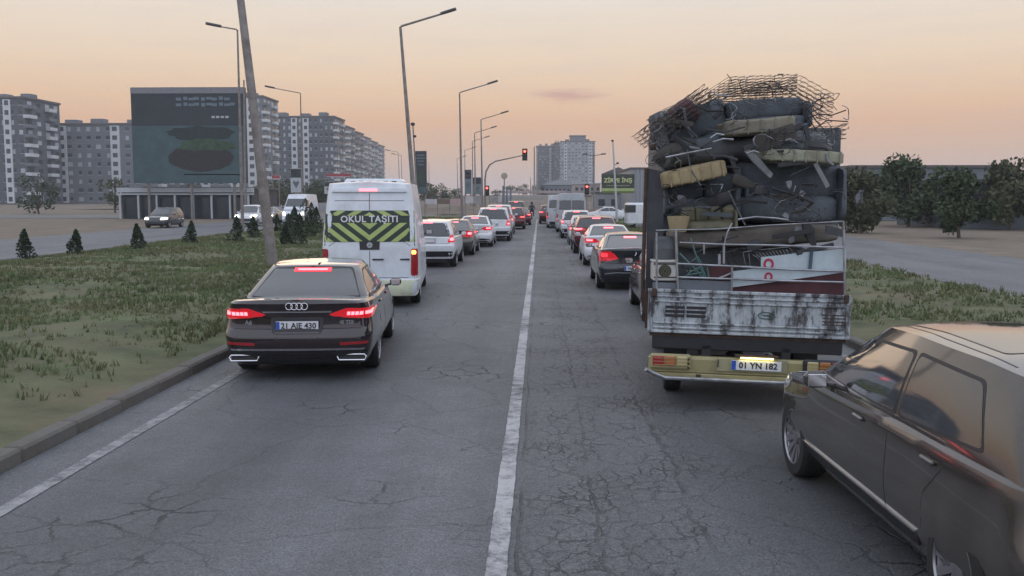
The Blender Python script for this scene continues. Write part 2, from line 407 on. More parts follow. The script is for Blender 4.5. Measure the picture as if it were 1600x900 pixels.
    # mirrors
    if 'mirror' in P:
        my, mz = P['mirror']; mx = P.get('mx', hw)
        for s in (-1, 1):
            m_ = MB(); m_.box((s*(mx+.075), my, mz), (.17, .1, .12), bev=.035); m_.tube([(s*(mx-.1), my+.02, mz-.06), (s*(mx+.03), my+.01, mz-.03)], .018)
            o = m_.build('mirror', P.get('mirrormat', pm), root)
            gl = MB(); gl.box((s*(mx+.075), my-.053, mz), (.135, .006, .09), bev=.003); gl.build('mirror_glass', CHROME, o)
    for s in (-1, 1):
        for (hy, hz) in P.get('handles', []):
            hit, nrm, _, _ = bvh.ray_cast(Vector((s*5, hy, hz)), Vector((-s, 0, 0)))
            if hit: h_ = MB(); h_.box(hit+Vector((s*.012, 0, 0)), (.025, .17, .028), bev=.01); h_.build('door_handle', pm, root)
    return root, bvh
def seam(pts, w=.008):     # thin band polygon following a polyline
    o = []; q = []
    for i, p in enumerate(pts):
        a = Vector(pts[max(i-1, 0)]); b = Vector(pts[min(i+1, len(pts)-1)]); d = (b-a).normalized(); n = Vector((-d.y, d.x))*w/2
        o.append((p[0]+n.x, p[1]+n.y)); q.append((p[0]-n.x, p[1]-n.y))
    return o+q[::-1]
def sm(o, **k): d = dict(rnd=0, off=.0012, dep=.004); d.update(k); return d
def sedan_P(pm, L=4.6, hw=.9, H=1.38, deck=1.02, glass=GLASS, lights='wide', brake=True, coupe=0, wheel='multi', r=.32, lit=True, bumperlow=BLACK, plate_z=None):
    zb = deck-.06
    P = dict(L=L, hw=hw, paint=pm, nose=.3, r=r, wheel=wheel,
        levels=[(.2, .89, .17), (.30, .955, .07), (.42, .985, .015), (.56, 1.0, .0), (.62, .998, .02), (.67, .99, .075), (.82, .975, .09), (deck-.1, .955, .075), (deck-.03, .93, .05), (deck, .89, .075)],
        ztop=[(0, deck), (.3, deck+.005), (1.0, deck-.03), (1.6, deck-.06), (3.2, deck-.07), (L-1.2, deck-.12), (L-.4, deck-.24), (L, deck-.34)],
        cabin=dict(zb=zb-.04, zt=[(1.2, H-.07), (1.9, H-.02), (2.5, H), (3.1, H-.02)], hwb=hw*.885, hwt=hw*.66, ybr=.62-coupe*.3, ytr=1.55, ybf=L-1.15, ytf=L-2.15, bow=.09, rcurve=1.25),
        axles=(L*.5-1.38, L*.5+1.42), mirror=(L-1.75, zb+.03), handles=[(1.42, zb-.09), (2.45, zb-.09)])
    h1, h2 = zb+.05, H-.065
    b = hw*.885
    P['patches'] = [
        ([(-b*.83, h1), (b*.83, h1), (b*.79, h1+.05), (b*.62, h2), (-b*.62, h2), (-b*.79, h1+.05)], 'rear', 'rear_window', glass, dict(rnd=1, res=.07, off=.004)),
        ([(-b*.80, h1), (b*.80, h1), (b*.60, h2), (-b*.60, h2)], 'front', 'windscreen', glass, dict(rnd=1, res=.07, off=.004)),
        ([(1.06, zb+.04), (1.95, zb+.035), (1.97, H-.09), (1.72, H-.1), (1.35, zb+.2)], 'side', 'rear_side_window', glass, dict(mode='both', rnd=1, res=.08, off=.004)),
        ([(2.02, zb+.035), (L-1.55, zb+.03), (L-1.95, H-.15), (L-2.2, H-.1), (2.04, H-.09)], 'side', 'front_side_window', glass, dict(mode='both', rnd=1, res=.08, off=.004)),
        (seam([(1.98, .3), (1.98, zb)]), 'side', 'door_seam', BLACK, sm(0, mode='both')),
        (seam([(1.0, zb-.02), (1.18, .75), (1.3, .45), (1.35, .32)]), 'side', 'door_seam', BLACK, sm(0, mode='both')),
        (seam([(L-1.55, zb-.02), (L-1.5, .32)]), 'side', 'door_seam', BLACK, sm(0, mode='both')),
        (seam([(-hw*.97, .665), (-.5, .66), (.5, .66), (hw*.97, .665)], .01), 'rear', 'bumper_seam', BLACK, sm(0)),
        ([(-hw*.82, .22), (hw*.82, .22), (hw*.86, .36), (hw*.55, .40), (-hw*.55, .40), (-hw*.86, .36)], 'rear', 'lower_bumper', bumperlow, dict(rnd=1, res=.09, off=.008)),
        ([(-hw*.8, .24), (hw*.8, .24), (hw*.8, .5), (-hw*.8, .5)], 'front', 'grille', BLACK, dict(rnd=1, res=.1, off=.006)),
        ([(hw*.5, .6), (hw*.93, .62), (hw*.93, .73), (hw*.55, .7)], 'front', 'headlight', LENS, dict(mode='both', off=.006)),
    ]
    if lights == 'wide':
        o1 = [(hw*.48, .79), (hw*.93, .77), (hw*.95, .93), (hw*.52, .92)]
        core = [(hw*.66, .845), (hw*.88, .845), (hw*.88, .90), (hw*.66, .90)]
    elif lights == 'block':
        o1 = [(hw*.58, .74), (hw*.93, .72), (hw*.95, .96), (hw*.62, .97)]
        core = [(hw*.72, .83), (hw*.88, .83), (hw*.88, .92), (hw*.72, .92)]
    sd = [(.1, o1[1][1]+.02), (.3, o1[1][1]+.07), (.34, o1[2][1]-.04), (.1, o1[2][1])]
    P['patches'] += [(o1, 'rear', 'taillight', RED if lit else REDDARK, dict(mode='both', off=.01)), (sd, 'side', 'taillight', RED if lit else REDDARK, dict(mode='both', off=.008))]
    if lit: P['patches'] += [(core, 'rear', 'brake_lamp', REDLIT, dict(mode='both', off=.016))]
    if brake: P['patches'].append(([(-.16, h2-.045), (.16, h2-.045), (.16, h2-.015), (-.16, h2-.015)], 'rear', 'high_brake_light', REDLIT if lit else RED, dict(rnd=0, off=.012)))
    P['plate_z'] = plate_z or .72
    return P
def hatch_P(pm, L=4.1, hw=.88, H=1.5, belt=.98, glass=GLASS, rake=.3, lights='tall', lit=True, wheel='multi', r=.32, suv=False, low=BLACK, litm=None):
    dz = .12 if suv else 0
    P = dict(L=L, hw=hw, paint=pm, nose=.3, r=r, wheel=wheel, z0=.22+dz*.6, crown=.02,
        levels=[(.22+dz*.6, .9, .14), (.36+dz, .97, .03), (.5+dz, .995, .0), (.6+dz, 1.0, .0), (.66+dz, .995, .05), (.85+dz, .985, .06), (belt-.02, .965, .06), (belt, .94, .08)],
        ztop=[(0, belt), (1.5, belt), (L-1.3, belt-.04), (L-.5, belt-.13), (L, belt-.28)],
        cabin=dict(zb=belt-.04, zt=[(.3, H-.05), (1.0, H-.01), (1.8, H), (2.8, H-.04)], hwb=hw*.935, hwt=hw*.74, ybr=.075, ytr=.075+rake, ybf=L-.95, ytf=L-1.85, bow=.08, rcurve=1.3),
        axles=(.75 if not suv else .85, L-.82), mirror=(L-1.65, belt+.03), handles=[(1.05, belt-.1), (2.1, belt-.1)], bow=.08)
    b = hw*.935; h1 = belt+.03; h2 = H-.1
    P['patches'] = [
        ([(-b*.86, h1), (b*.86, h1), (b*.70, h2), (-b*.70, h2)], 'rear', 'rear_window', glass, dict(rnd=1, res=.08, off=.004)),
        ([(-b*.84, h1), (b*.84, h1), (b*.68, h2), (-b*.68, h2)], 'front', 'windscreen', glass, dict(rnd=1, res=.08, off=.004)),
        ([(.62, belt+.07), (1.6, belt+.03), (1.62, h2), (.85, h2-.02)], 'side', 'rear_side_window', glass, dict(mode='both', rnd=1, res=.09, off=.004)),
        ([(1.68, belt+.03), (L-1.4, belt+.02), (L-1.85, h2-.03), (1.7, h2)], 'side', 'front_side_window', glass, dict(mode='both', rnd=1, res=.09, off=.004)),
        (seam([(1.64, .3+dz), (1.64, belt)]), 'side', 'door_seam', BLACK, sm(0, mode='both')),
        (seam([(.8, belt-.01), (1.08, .65+dz), (1.15, .3+dz)]), 'side', 'door_seam', BLACK, sm(0, mode='both')),
        (seam([(-hw*.94, .66+dz), (hw*.94, .66+dz)], .012), 'rear', 'bumper_seam', BLACK, sm(0)),
        ([(-hw*.86, .24+dz), (hw*.86, .24+dz), (hw*.9, .42+dz), (-hw*.9, .42+dz)], 'rear', 'lower_bumper', low, dict(rnd=1, res=.09, off=.008)),
        ([(-hw*.8, .26+dz), (hw*.8, .26+dz), (hw*.8, .5+dz), (-hw*.8, .5+dz)], 'front', 'grille', BLACK, dict(rnd=1, res=.1, off=.006)),
        ([(hw*.48, .62+dz), (hw*.93, .64+dz), (hw*.93, .78+dz), (hw*.55, .76+dz)], 'front', 'headlight', LENS, dict(mode='both', off=.006)),
        ([(-.16, h2+.015), (.16, h2+.015), (.16, h2+.045), (-.16, h2+.045)], 'rear', 'high_brake_light', REDLIT if lit else RED, dict(rnd=0, off=.012)),
    ]
    if lights == 'tall':
        o1 = [(hw*.72, .70+dz), (hw*.95, .70+dz), (hw*.93, belt+.08), (hw*.80, belt+.06)]; core = [(hw*.80, .76+dz), (hw*.92, .76+dz), (hw*.92, .84+dz), (hw*.80, .84+dz)]
    else:
        o1 = [(hw*.45, .84+dz), (hw*.9, .80+dz), (hw*.9, .93+dz), (hw*.5, .92+dz)]; core = [(hw*.62, .87+dz), (hw*.92, .86+dz), (hw*.92, .9+dz), (hw*.62, .91+dz)]
    P['patches'].append((o1, 'rear', 'taillight', RED if lit else REDDARK, dict(mode='both', off=.01)))
    if lit: P['patches'].append((core, 'rear', 'brake_lamp', litm or REDLIT, dict(mode='both', off=.016)))
    P['plate_z'] = .76+dz
    return P
def van_P(pm, L=5.9, hw=.99, H=2.62, lit=True, panel=True, low=None, zt=None):
    P = dict(L=L, hw=hw, paint=pm, nose=.9, r=.34, wheel='steel', z0=.24, crown=.0, rx=.09, ry=.1, bow=.03,
        levels=[(.24, .95, .05), (.34, .985, .0), (.5, 1.0, .0), (.58, 1.0, .01), (.6, .99, .06), (.9, .995, .06), (1.2, .99, .065), (1.28, .985, .07)],
        ztop=[(0, 1.28), (4.5, 1.28), (L-.9, 1.2), (L, .85)],
        cabin=dict(zb=1.22, zt=zt or [(0, H-.03), (.5, H), (3.8, H), (4.6, H-.08)], hwb=hw*.985, hwt=hw*.85, ybr=.072, ytr=.2, ybf=L-.75, ytf=L-1.9, bow=.03, rcurve=1.6, crown=.05),
        axles=(1.05, L-.95), mirror=(L-1.25, 1.4), mirrormat=BLACK, handles=[(L-2.1, 1.05)], arch=.07)
    P['patches'] = [
        ([(-hw*.82, 1.5), (hw*.82, 1.5), (hw*.72, 2.12), (-hw*.72, 2.12)], 'front', 'windscreen', GLASS, dict(rnd=1, res=.1, off=.004)),
        ([(L-2.2, 1.35), (L-1.25, 1.35), (L-1.65, 2.0), (L-2.2, 2.0)], 'side', 'front_side_window', GLASS, dict(mode='both', rnd=1, res=.1, off=.004)),
        ([(-hw*.6, .4), (hw*.6, .4), (hw*.55, .85), (-hw*.55, .85)], 'front', 'grille', BLACK, dict(rnd=1, res=.1, off=.006)),
        ([(hw*.62, .75), (hw*.92, .78), (hw*.88, 1.05), (hw*.68, .98)], 'front', 'headlight', HEAD if not lit else LENS, dict(mode='both', off=.006)),
        (seam([(0, .62), (0, H-.2)], .014), 'rear', 'door_seam', BLACK, sm(0)),
        (seam([(-hw*.9, .62), (hw*.9, .62)], .012), 'rear', 'door_seam', BLACK, sm(0)),
        (seam([(L-2.35, .4), (L-2.35, 2.05)], .012), 'side', 'door_seam', BLACK, sm(0, mode='both')),
        (seam([(L-3.6, .4), (L-3.6, 2.05)], .012), 'side', 'door_seam', BLACK, sm(0, mode='both')),
    ]
    return P
def add_plate(root, P, txt, bvh, z=None, x=0, w=.52):
    z = z or P['plate_z']; hit = bvh.ray_cast(Vector((x, -5, z)), Vector((0, 1, 0)))[0]
    return plate(root, x, hit.y-.02, z, txt, w=w)
# ================================================================== SETTING
def asphalt():
    m = bpy.data.materials.new('asphalt'); m.use_nodes = True; t = m.node_tree; b = t.nodes['Principled BSDF']; l = t.links
    tc = N(t, 'ShaderNodeTexCoord'); O = tc.outputs['Object']; sp = N(t, 'ShaderNodeSeparateXYZ'); l.new(O, sp.inputs[0])
    def nz(scale, det=6, rough=.6, vec=None):
        n = N(t, 'ShaderNodeTexNoise', inp={'Scale': scale, 'Detail': det, 'Roughness': rough}); l.new(vec or O, n.inputs[0]); return n
    big = nz(.22, 5); grain = nz(55, 3, .7); mid = nz(2.2, 6, .65); long = None
    mp = N(t, 'ShaderNodeMapping', inp={'Scale': (1.1, .08, 1)}); l.new(O, mp.inputs[0]); wear = nz(1.0, 4, .55, mp.outputs[0])
    warp = nz(1.6, 5, .65); wv = N(t, 'ShaderNodeVectorMath', operation='MULTIPLY_ADD'); l.new(warp.outputs['Color'], wv.inputs[0]); wv.inputs[1].default_value = (.55, .55, 0); l.new(O, wv.inputs[2])
    def crack(scale, w, soft, stretch=(1, 1, 1)):
        m2 = N(t, 'ShaderNodeMapping', inp={'Scale': stretch}); l.new(wv.outputs[0], m2.inputs[0])
        v = N(t, 'ShaderNodeTexVoronoi', feature='DISTANCE_TO_EDGE', voronoi_dimensions='2D', inp={'Scale': scale}); l.new(m2.outputs[0], v.inputs[0])
        k = N(t, 'ShaderNodeMapRange', inp={1: w, 2: w+soft, 3: 1, 4: 0}); l.new(v.outputs['Distance'], k.inputs[0]); return k.outputs[0]
    # where the surface has failed: a strip right of the line, patchy elsewhere
    dx = mth(t, 'ABSOLUTE', mth(t, 'ADD', sp.outputs[0], -.75))
    strip = N(t, 'ShaderNodeMapRange', interpolation_type='SMOOTHSTEP', inp={1: .45, 2: 1.25, 3: 1, 4: 0}); l.new(dx, strip.inputs[0])
    gate = N(t, 'ShaderNodeMapRange', inp={1: .40, 2: .60}); l.new(nz(1.1, 7, .7).outputs[0], gate.inputs[0])
    gate2 = N(t, 'ShaderNodeMapRange', inp={1: .53, 2: .62}); l.new(nz(.55, 5).outputs[0], gate2.inputs[0])
    c0 = mth(t, 'MULTIPLY', crack(11, .03, .08), mth(t, 'MULTIPLY', mth(t, 'MULTIPLY', strip.outputs[0], gate.outputs[0]), mth(t, 'MULTIPLY', gate.outputs[0], .55)))
    c1 = mth(t, 'MULTIPLY', crack(4.6, .014, .04, (1.25, .8, 1)), mth(t, 'MULTIPLY', strip.outputs[0], gate.outputs[0]))
    c2 = mth(t, 'MULTIPLY', crack(2.6, .012, .035), mth(t, 'MULTIPLY', gate2.outputs[0], .9))
    c3 = mth(t, 'MULTIPLY', crack(.42, .0022, .006), .28)
    # two long wheel-track cracks
    wob = nz(.7, 6, .7)
    def longc(x0, w, amp):
        d = mth(t, 'ABSOLUTE', mth(t, 'SUBTRACT', mth(t, 'SUBTRACT', sp.outputs[0], x0), mth(t, 'MULTIPLY', mth(t, 'SUBTRACT', wob.outputs[0], .5), amp)))
        k = N(t, 'ShaderNodeMapRange', inp={1: w*.4, 2: w, 3: 1, 4: 0}); l.new(d, k.inputs[0]); return mth(t, 'MULTIPLY', k.outputs[0], gate.outputs[0])
    c4 = longc(1.12, .03, .55); c5 = mth(t, 'MULTIPLY', longc(.42, .018, .35), .8); c6 = mth(t, 'MULTIPLY', longc(-.13, .016, .12), .7)
    cr = mth(t, 'MAXIMUM', c0, mth(t, 'MAXIMUM', mth(t, 'MAXIMUM', mth(t, 'MAXIMUM', c1, c2), mth(t, 'MAXIMUM', c3, c4)), mth(t, 'MAXIMUM', c5, c6), True), True)
    _old = mth(t, 'MAXIMUM', mth(t, 'MAXIMUM', mth(t, 'MAXIMUM', c1, c2), mth(t, 'MAXIMUM', c3, c4)), mth(t, 'MAXIMUM', c5, c6), True)
    base = ramp(t, big.outputs[0], [(.3, (.096, .102, .111, 1)), (.7, (.132, .137, .145, 1))])
    def mul(col, fac, lo, hi, a=.3, b_=.7):
        k = N(t, 'ShaderNodeMapRange', inp={1: a, 2: b_, 3: lo, 4: hi}); l.new(fac, k.inputs[0])
        v = N(t, 'ShaderNodeVectorMath', operation='SCALE'); l.new(col, v.inputs[0]); l.new(k.outputs[0], v.inputs['Scale']); return v.outputs[0]
    c = mul(base.outputs[0], wear.outputs[0], .78, 1.2); c = mul(c, mid.outputs[0], .86, 1.14); c = mul(c, grain.outputs[0], .45, 1.6); c = mul(c, nz(17, 5, .75).outputs[0], .74, 1.28); c = mul(c, nz(150, 2, .8).outputs[0], .8, 1.22)
    # oil-darkened lane centres
    oil = None
    for x0 in (-3.0, 2.6):
        d = mth(t, 'ABSOLUTE', mth(t, 'ADD', sp.outputs[0], -x0)); k = N(t, 'ShaderNodeMapRange', interpolation_type='SMOOTHSTEP', inp={1: .2, 2: 1.5, 3: .26, 4: 0}); l.new(d, k.inputs[0])
        oil = k.outputs[0] if oil is None else mth(t, 'ADD', oil, k.outputs[0])
    mo = N(t, 'ShaderNodeMix', data_type='RGBA'); l.new(oil, mo.inputs[0]); l.new(c, mo.inputs[6]); mo.inputs[7].default_value = (.035, .035, .04, 1)
    mx = N(t, 'ShaderNodeMix', data_type='RGBA'); l.new(mth(t, 'MULTIPLY', cr, .85), mx.inputs[0]); l.new(mo.outputs[2], mx.inputs[6]); mx.inputs[7].default_value = (.022, .022, .025, 1)
    st = N(t, 'ShaderNodeTexVoronoi', inp={'Scale': 9, 'Randomness': 1}); l.new(O, st.inputs[0])   # scattered pale stones in the surface
    sk = N(t, 'ShaderNodeMapRange', inp={1: .03, 2: .07, 3: 1, 4: 0}); l.new(st.outputs['Distance'], sk.inputs[0])
    sg = mth(t, 'GREATER_THAN', N(t, 'ShaderNodeSeparateColor').outputs[0], .8)
    sc_ = [n for n in t.nodes if n.bl_idname == 'ShaderNodeSeparateColor'][0]; l.new(st.outputs['Color'], sc_.inputs[0])
    ms = N(t, 'ShaderNodeMix', data_type='RGBA'); l.new(mth(t, 'MULTIPLY', mth(t, 'MULTIPLY', sk.outputs[0], sg), .55), ms.inputs[0]); l.new(mx.outputs[2], ms.inputs[6]); ms.inputs[7].default_value = (.36, .35, .34, 1)
    l.new(ms.outputs[2], b.inputs['Base Color'])
    b.inputs['Roughness'].default_value = .62; b.inputs['Specular IOR Level'].default_value = .4
    hgt = mth(t, 'SUBTRACT', mth(t, 'ADD', mth(t, 'MULTIPLY', grain.outputs[0], .35), mth(t, 'MULTIPLY', mid.outputs[0], .5)), mth(t, 'MULTIPLY', cr, 1.1))
    bp = N(t, 'ShaderNodeBump', inp={'Strength': .85, 'Distance': .02}); l.new(hgt, bp.inputs['Height']); l.new(bp.outputs[0], b.inputs['Normal'])
    # worn road paint shares the same cracks
    m2 = m.copy(); m2.name = 'road_paint_worn'; t2 = m2.node_tree; b2 = t2.nodes['Principled BSDF']; l2 = t2.links
    src = b2.inputs['Base Color'].links[0].from_socket
    ob = [n for n in t2.nodes if n.bl_idname == 'ShaderNodeTexCoord'][0].outputs['Object']
    n1 = N(t2, 'ShaderNodeTexNoise', inp={'Scale': 7, 'Detail': 9, 'Roughness': .75}); l2.new(ob, n1.inputs[0])
    n2 = N(t2, 'ShaderNodeTexNoise', inp={'Scale': .5, 'Detail': 3}); l2.new(ob, n2.inputs[0])
    w = mth(t2, 'ADD', n1.outputs[0], mth(t2, 'MULTIPLY', mth(t2, 'SUBTRACT', n2.outputs[0], .5), .7))
    k = N(t2, 'ShaderNodeMapRange', inp={1: .33, 2: .56, 3: .04, 4: .8}); l2.new(w, k.inputs[0])
    x_ = N(t2, 'ShaderNodeMix', data_type='RGBA'); l2.new(k.outputs[0], x_.inputs[0]); l2.new(src, x_.inputs[6]); x_.inputs[7].default_value = (.52, .52, .53, 1)
    l2.new(x_.outputs[2], b2.inputs['Base Color'])
    return m, m2
ASPH, RPAINT = asphalt()
SOIL = mat('soil', (.17,.135,.105), .95, var=.25, vscale=.6, bump=.6, bscale=8, dirt=(.1,.1,.055), dscale=.35, damt=.6)
TURF = mat('turf', (.09,.105,.05), .95, var=.4, vscale=1.2, bump=.7, bscale=14, dirt=(.16,.12,.08), dscale=.35, damt=.8)
CONC = mat('concrete', (.33,.32,.31), .85, var=.15, vscale=2, dirt=(.14,.13,.12), dscale=1.1, bump=.3, bscale=20)
def sheet(name, x0, x1, y0, y1, z, m, nx=1, ny=1, zf=None, parent=None):
    mb = MB(); vs = [(lerp(x0, x1, i/nx), lerp(y0, y1, j/ny)) for j in range(ny+1) for i in range(nx+1)]
    mb.add([(x, y, z+(zf(x, y) if zf else 0)) for x, y in vs], [(j*(nx+1)+i, j*(nx+1)+i+1, (j+1)*(nx+1)+i+1, (j+1)*(nx+1)+i) for j in range(ny) for i in range(nx)])
    return mb.build(name, m, parent, norm=False)
XL, XR = -4.45, 4.75
struct(sheet('ground', -3000, 3000, -300, 4000, -.03, SOIL))
struct(sheet('road', XL, XR, -12, 340, 0, ASPH))
struct(sheet('oncoming_road', -29, -18.6, -12, 340, -.002, ASPH))
struct(sheet('cross_road', -160, 160, 104, 122, .002, ASPH))
struct(sheet('side_road', 10.5, 18, 20, 103, -.012, ASPH))
EPAINT = RPAINT.copy(); EPAINT.name = 'edge_paint_worn'
for n_ in EPAINT.node_tree.nodes:
    if n_.bl_idname == 'ShaderNodeMapRange' and abs(n_.inputs[4].default_value-.8) < 1e-3: n_.inputs[4].default_value = .5; n_.inputs[1].default_value = .42; n_.inputs[2].default_value = .62
def line(x0, x1, y0, y1, name='lane_line'):
    if y1-y0 < 5: return struct(sheet(name, x0, x1, y0, y1, .006, RPAINT))
    o = sheet(name, x0, x1, y0, y1, .006, EPAINT if name == 'edge_line' else RPAINT, 2, 1400); v = o.data.vertices
    for p in v:
        if abs(p.co.x-(x0+x1)/2) > .02:
            s_ = 1 if p.co.x > (x0+x1)/2 else -1; p.co.x += s_*(.008*noise.noise(Vector((x0*9, p.co.y*3.1, s_)))+.007*noise.noise(Vector((x0*5, p.co.y*14, s_*4)))-.004)
    return struct(o)
line(-.33, -.19, -8, 99); line(-3.98, -3.84, -8, 99, 'edge_line'); line(4.32, 4.46, -8, 99, 'edge_line')
line(-4.3, 4.6, 100, 100.5, 'stop_line')
# median: raised bed of soil and grass between kerb stones
def bumpz(x, y): return .16*noise.noise(Vector((x*.25, y*.18, 0)))+.05*noise.noise(Vector((x*1.3, y*1.1, 3)))
def medz(x, y):
    e = min(x-(-18.4), (XL-.2)-x); return .1+max(0, min(1, e/2))*(.16+bumpz(x, y))
struct(sheet('median', -18.4, XL-.2, -12, 103, 0, TURF, 44, 180, medz))
struct(sheet('verge', XR+.2, 10.5, -12, 103, 0, TURF, 16, 180, lambda x, y: .1+max(0, min(1, (x-XR-.2)/2, (10.5-x)/2))*(.1+bumpz(x, y))))
KERBM = mat('kerb_concrete', (.13,.125,.115), .9, var=.2, vscale=2, dirt=(.1,.085,.07), dscale=1.3, damt=.9, bump=.4, bscale=20)
def kerb(x0, x1, y0, y1, name):
    root = bpy.data.objects.new(name, None); COL.objects.link(root); root['kind'] = 'structure'
    st = MB(); st.box((0, 0, .03), (x1-x0, .985, .2), bev=.025); y = y0+.5; n = 0
    me = st.build('kerb_stone', KERBM, root, loc=((x0+x1)/2, y, 0)).data
    while y < min(y1, 70):
        y += 1.0; o = link('kerb_stone', me, root, ((x0+x1)/2+random.uniform(-.008, .008), y, random.uniform(-.01, .01))); n += 1
    if y < y1:
        f = MB()
        while y < y1: y += 1.0; f.box(((x0+x1)/2, y, .05), (x1-x0, .985, .2))
        o = f.build('kerb_stone', KERBM, root); o['kind'] = 'stuff'
    return root
kerb(XL-.2, XL, 3, 103, 'kerb'); kerb(XR, XR+.2, 3, 103, 'kerb'); kerb(-18.6, -18.4, 16, 103, 'kerb')
GRASSM = mat('grass_blades', (.11,.145,.06), .8, var=.45, vscale=.9, dirt=(.2,.16,.09), dscale=.5, damt=.8)
def grass(name, x0, x1, y0, y1, n, zf, hmin=.04, hmax=.13):
    mb = MB(); rnd = random.Random(5)
    k = 0
    while k < n:
        x, y = rnd.uniform(x0, x1), y0+(y1-y0)*rnd.random()**1.3
        d = noise.noise(Vector((x*.35, y*.35, 7)))
        if d < -.12 and rnd.random() < .85: continue
        k += 1; z = zf(x, y)-.02; h = rnd.uniform(hmin, hmax)*(1+.8*max(0, d)); w = .012+y*.0004
        for q in range(4):
            a = rnd.uniform(0, 6.28); dx, dy = math.cos(a)*w, math.sin(a)*w; lx, ly = rnd.uniform(-.5, .5)*h, rnd.uniform(-.5, .5)*h; ox, oy = rnd.uniform(-.05, .05), rnd.uniform(-.05, .05)
            mb.add([(x+ox-dx, y+oy-dy, z), (x+ox+dx, y+oy+dy, z), (x+ox+lx, y+oy+ly, z+h)], [(0, 1, 2)])
    o = mb.build(name, GRASSM, smooth=0, norm=False); return tag(struct(o, 'stuff'), 'patchy green grass growing on the median' if x1 < 0 else 'rough grass growing on the right verge', 'grass')
grass('grass', -18.2, -5.0, 6, 95, 36000, medz); grass('grass', 5.4, 10.3, 8, 95, 8000, lambda x, y: .2)
# far ground: terraced embankment beyond the crossing
def emb(x, y):
    t = max(0, min(1, (y-180)/90)); z = t*2.7+.4*noise.noise(Vector((x*.05, y*.05, 1)))
    return max(0, z)
struct(sheet('embankment', -90, 110, 176, 700, -.02, SOIL, 60, 80, emb))
def bank(x, y):
    return -.1+1.25*math.exp(-((x+10.5)/4.2)**2-((y-131)/6)**2)+1.1*math.exp(-((x+19)/6)**2-((y-137)/7)**2)+.12*noise.noise(Vector((x, y, 0)))
struct(sheet('dirt_bank', -34, -5.2, 122.5, 150, 0, SOIL, 40, 40, bank))
# ------------------------------------------------------------------ vegetation
def leafmat(name, c): return mat(name, c, .75, var=.35, vscale=2.5, spec=.3)
CON = leafmat('conifer_foliage', (.035,.055,.032)); LEAF = leafmat('broad_foliage', (.05,.075,.035)); LEAF2 = leafmat('olive_foliage', (.075,.085,.045))
BARK = mat('bark', (.09,.07,.055), .9, var=.3, vscale=6, bump=.5)
def crown(mb, n, size, fn, rnd):
    for _ in range(n):
        p, k = fn(); d = Vector((rnd.gauss(0, 1), rnd.gauss(0, 1), rnd.gauss(0, 1))).normalized(); e = d.orthogonal().normalized()
        e = Matrix.Rotation(rnd.uniform(0, 6.28), 3, d) @ e; f = d.cross(e); s = size*rnd.uniform(.6, 1.4)
        mb.add([p-e*s, p+f*s*.5, p+e*s, p-f*s*.5], [(0, 1, 2, 3)])
def conifer(x, y, z, h, r, label, seed):
    rnd = random.Random(seed); t = thing('conifer_shrub', label, 'shrub', (x, y, z), group='young conifers on the median')
    s = MB(); s.tube([(0, 0, -.05), (0, 0, h*.8)], [.035, .008], 6); s.build('trunk', BARK, t)
    lob = [(rnd.uniform(0, 6.28), rnd.uniform(.1, .8), rnd.uniform(.2, .45)) for _ in range(7)]
    def fn():
        u = rnd.random()**.8; a = rnd.uniform(0, 6.28)
        rr = r*(1-u)**.75*(.55+.45*min(1, u*6+.3)); k = 1+sum(.35*math.cos(a-la)*math.exp(-((u-lu)/.15)**2) for la, lu, lw in lob)
        q = rr*k*(rnd.random()**.35); return Vector((q*math.cos(a), q*math.sin(a), .04+u*h)), 0
    c = MB(); crown(c, 900, .055, fn, rnd); c.build('crown', CON, t, smooth=0, norm=False)
def tree(x, y, z, h, r, label, seed, m=LEAF, group='trees behind the junction', n=900, name='tree', th=None):
    rnd = random.Random(seed); t = thing(name, label, 'tree', (x, y, z), group=group)
    s = MB(); th = th or h*.35; s.tube([(0, 0, -.1), (.03*h*rnd.uniform(-1, 1), 0, th), (0, 0, h*.75)], [h*.03, h*.022, h*.006], 7)
    cl = []
    for k in range(11):
        a = rnd.uniform(0, 6.28); q = rnd.uniform(.25, .85)*r; zz = rnd.uniform(th*1.05, h*.88); c = Vector((q*math.cos(a), q*math.sin(a), zz)); cl.append((c, rnd.uniform(.3, .5)*r))
        s.tube([(0, 0, th*rnd.uniform(.8, 1.3)), c*.6+Vector((0, 0, zz*.35)), c], [h*.012, h*.008, h*.003], 5)
    cl.append((Vector((0, 0, h*.85)), r*.45))
    s.build('trunk', BARK, t)
    def fn():
        c, q = rnd.choice(cl); d = Vector((rnd.gauss(0, 1), rnd.gauss(0, 1), rnd.gauss(0, .8))).normalized()*q*rnd.random()**.4; return c+d, 0
    c = MB(); crown(c, n, r*.085, fn, rnd); c.build('crown', m, t, smooth=0, norm=False)
# small conifers on the median (pixel foot, height px)
for i, (px, py, hp, lab) in enumerate([(371, 377, 36, 'small dark conifer on the median, leftmost of the pair left of the tall pole'), (396, 373, 32, 'small dark conifer right beside the tall pole on the median'),
        (433, 363, 26, 'small round conifer under the white oncoming minibus'), (461, 379, 50, 'tallest dark conifer, in front of the white minibus'), (452, 372, 34, 'slim conifer touching the left side of the tallest one'),
        (478, 348, 34, 'distant slim conifer just right of the minibus'), (487, 350, 30, 'thin conifer in front of the pale roadside wall'), (495, 366, 38, 'bushy conifer beside the school van'), (470, 383, 44, 'broad dark conifer right of the tallest one'), (447, 383, 30, 'low dark conifer in front of the tallest group'), (486, 372, 40, 'dark conifer between the broad one and the school van'),
        (300, 385, 36, 'small conifer on the grass left of the advertising board legs'), (215, 396, 42, 'bushy conifer far out on the left grass'), (120, 398, 36, 'conifer near the left end of the planted row'), (40, 402, 40, 'leftmost conifer of the planted row')]):
    g = ground(px, py, .2); k = FPX/g.y; conifer(g.x, g.y, .12, hp/k*1.15, hp/k*.4, lab, 30+i)
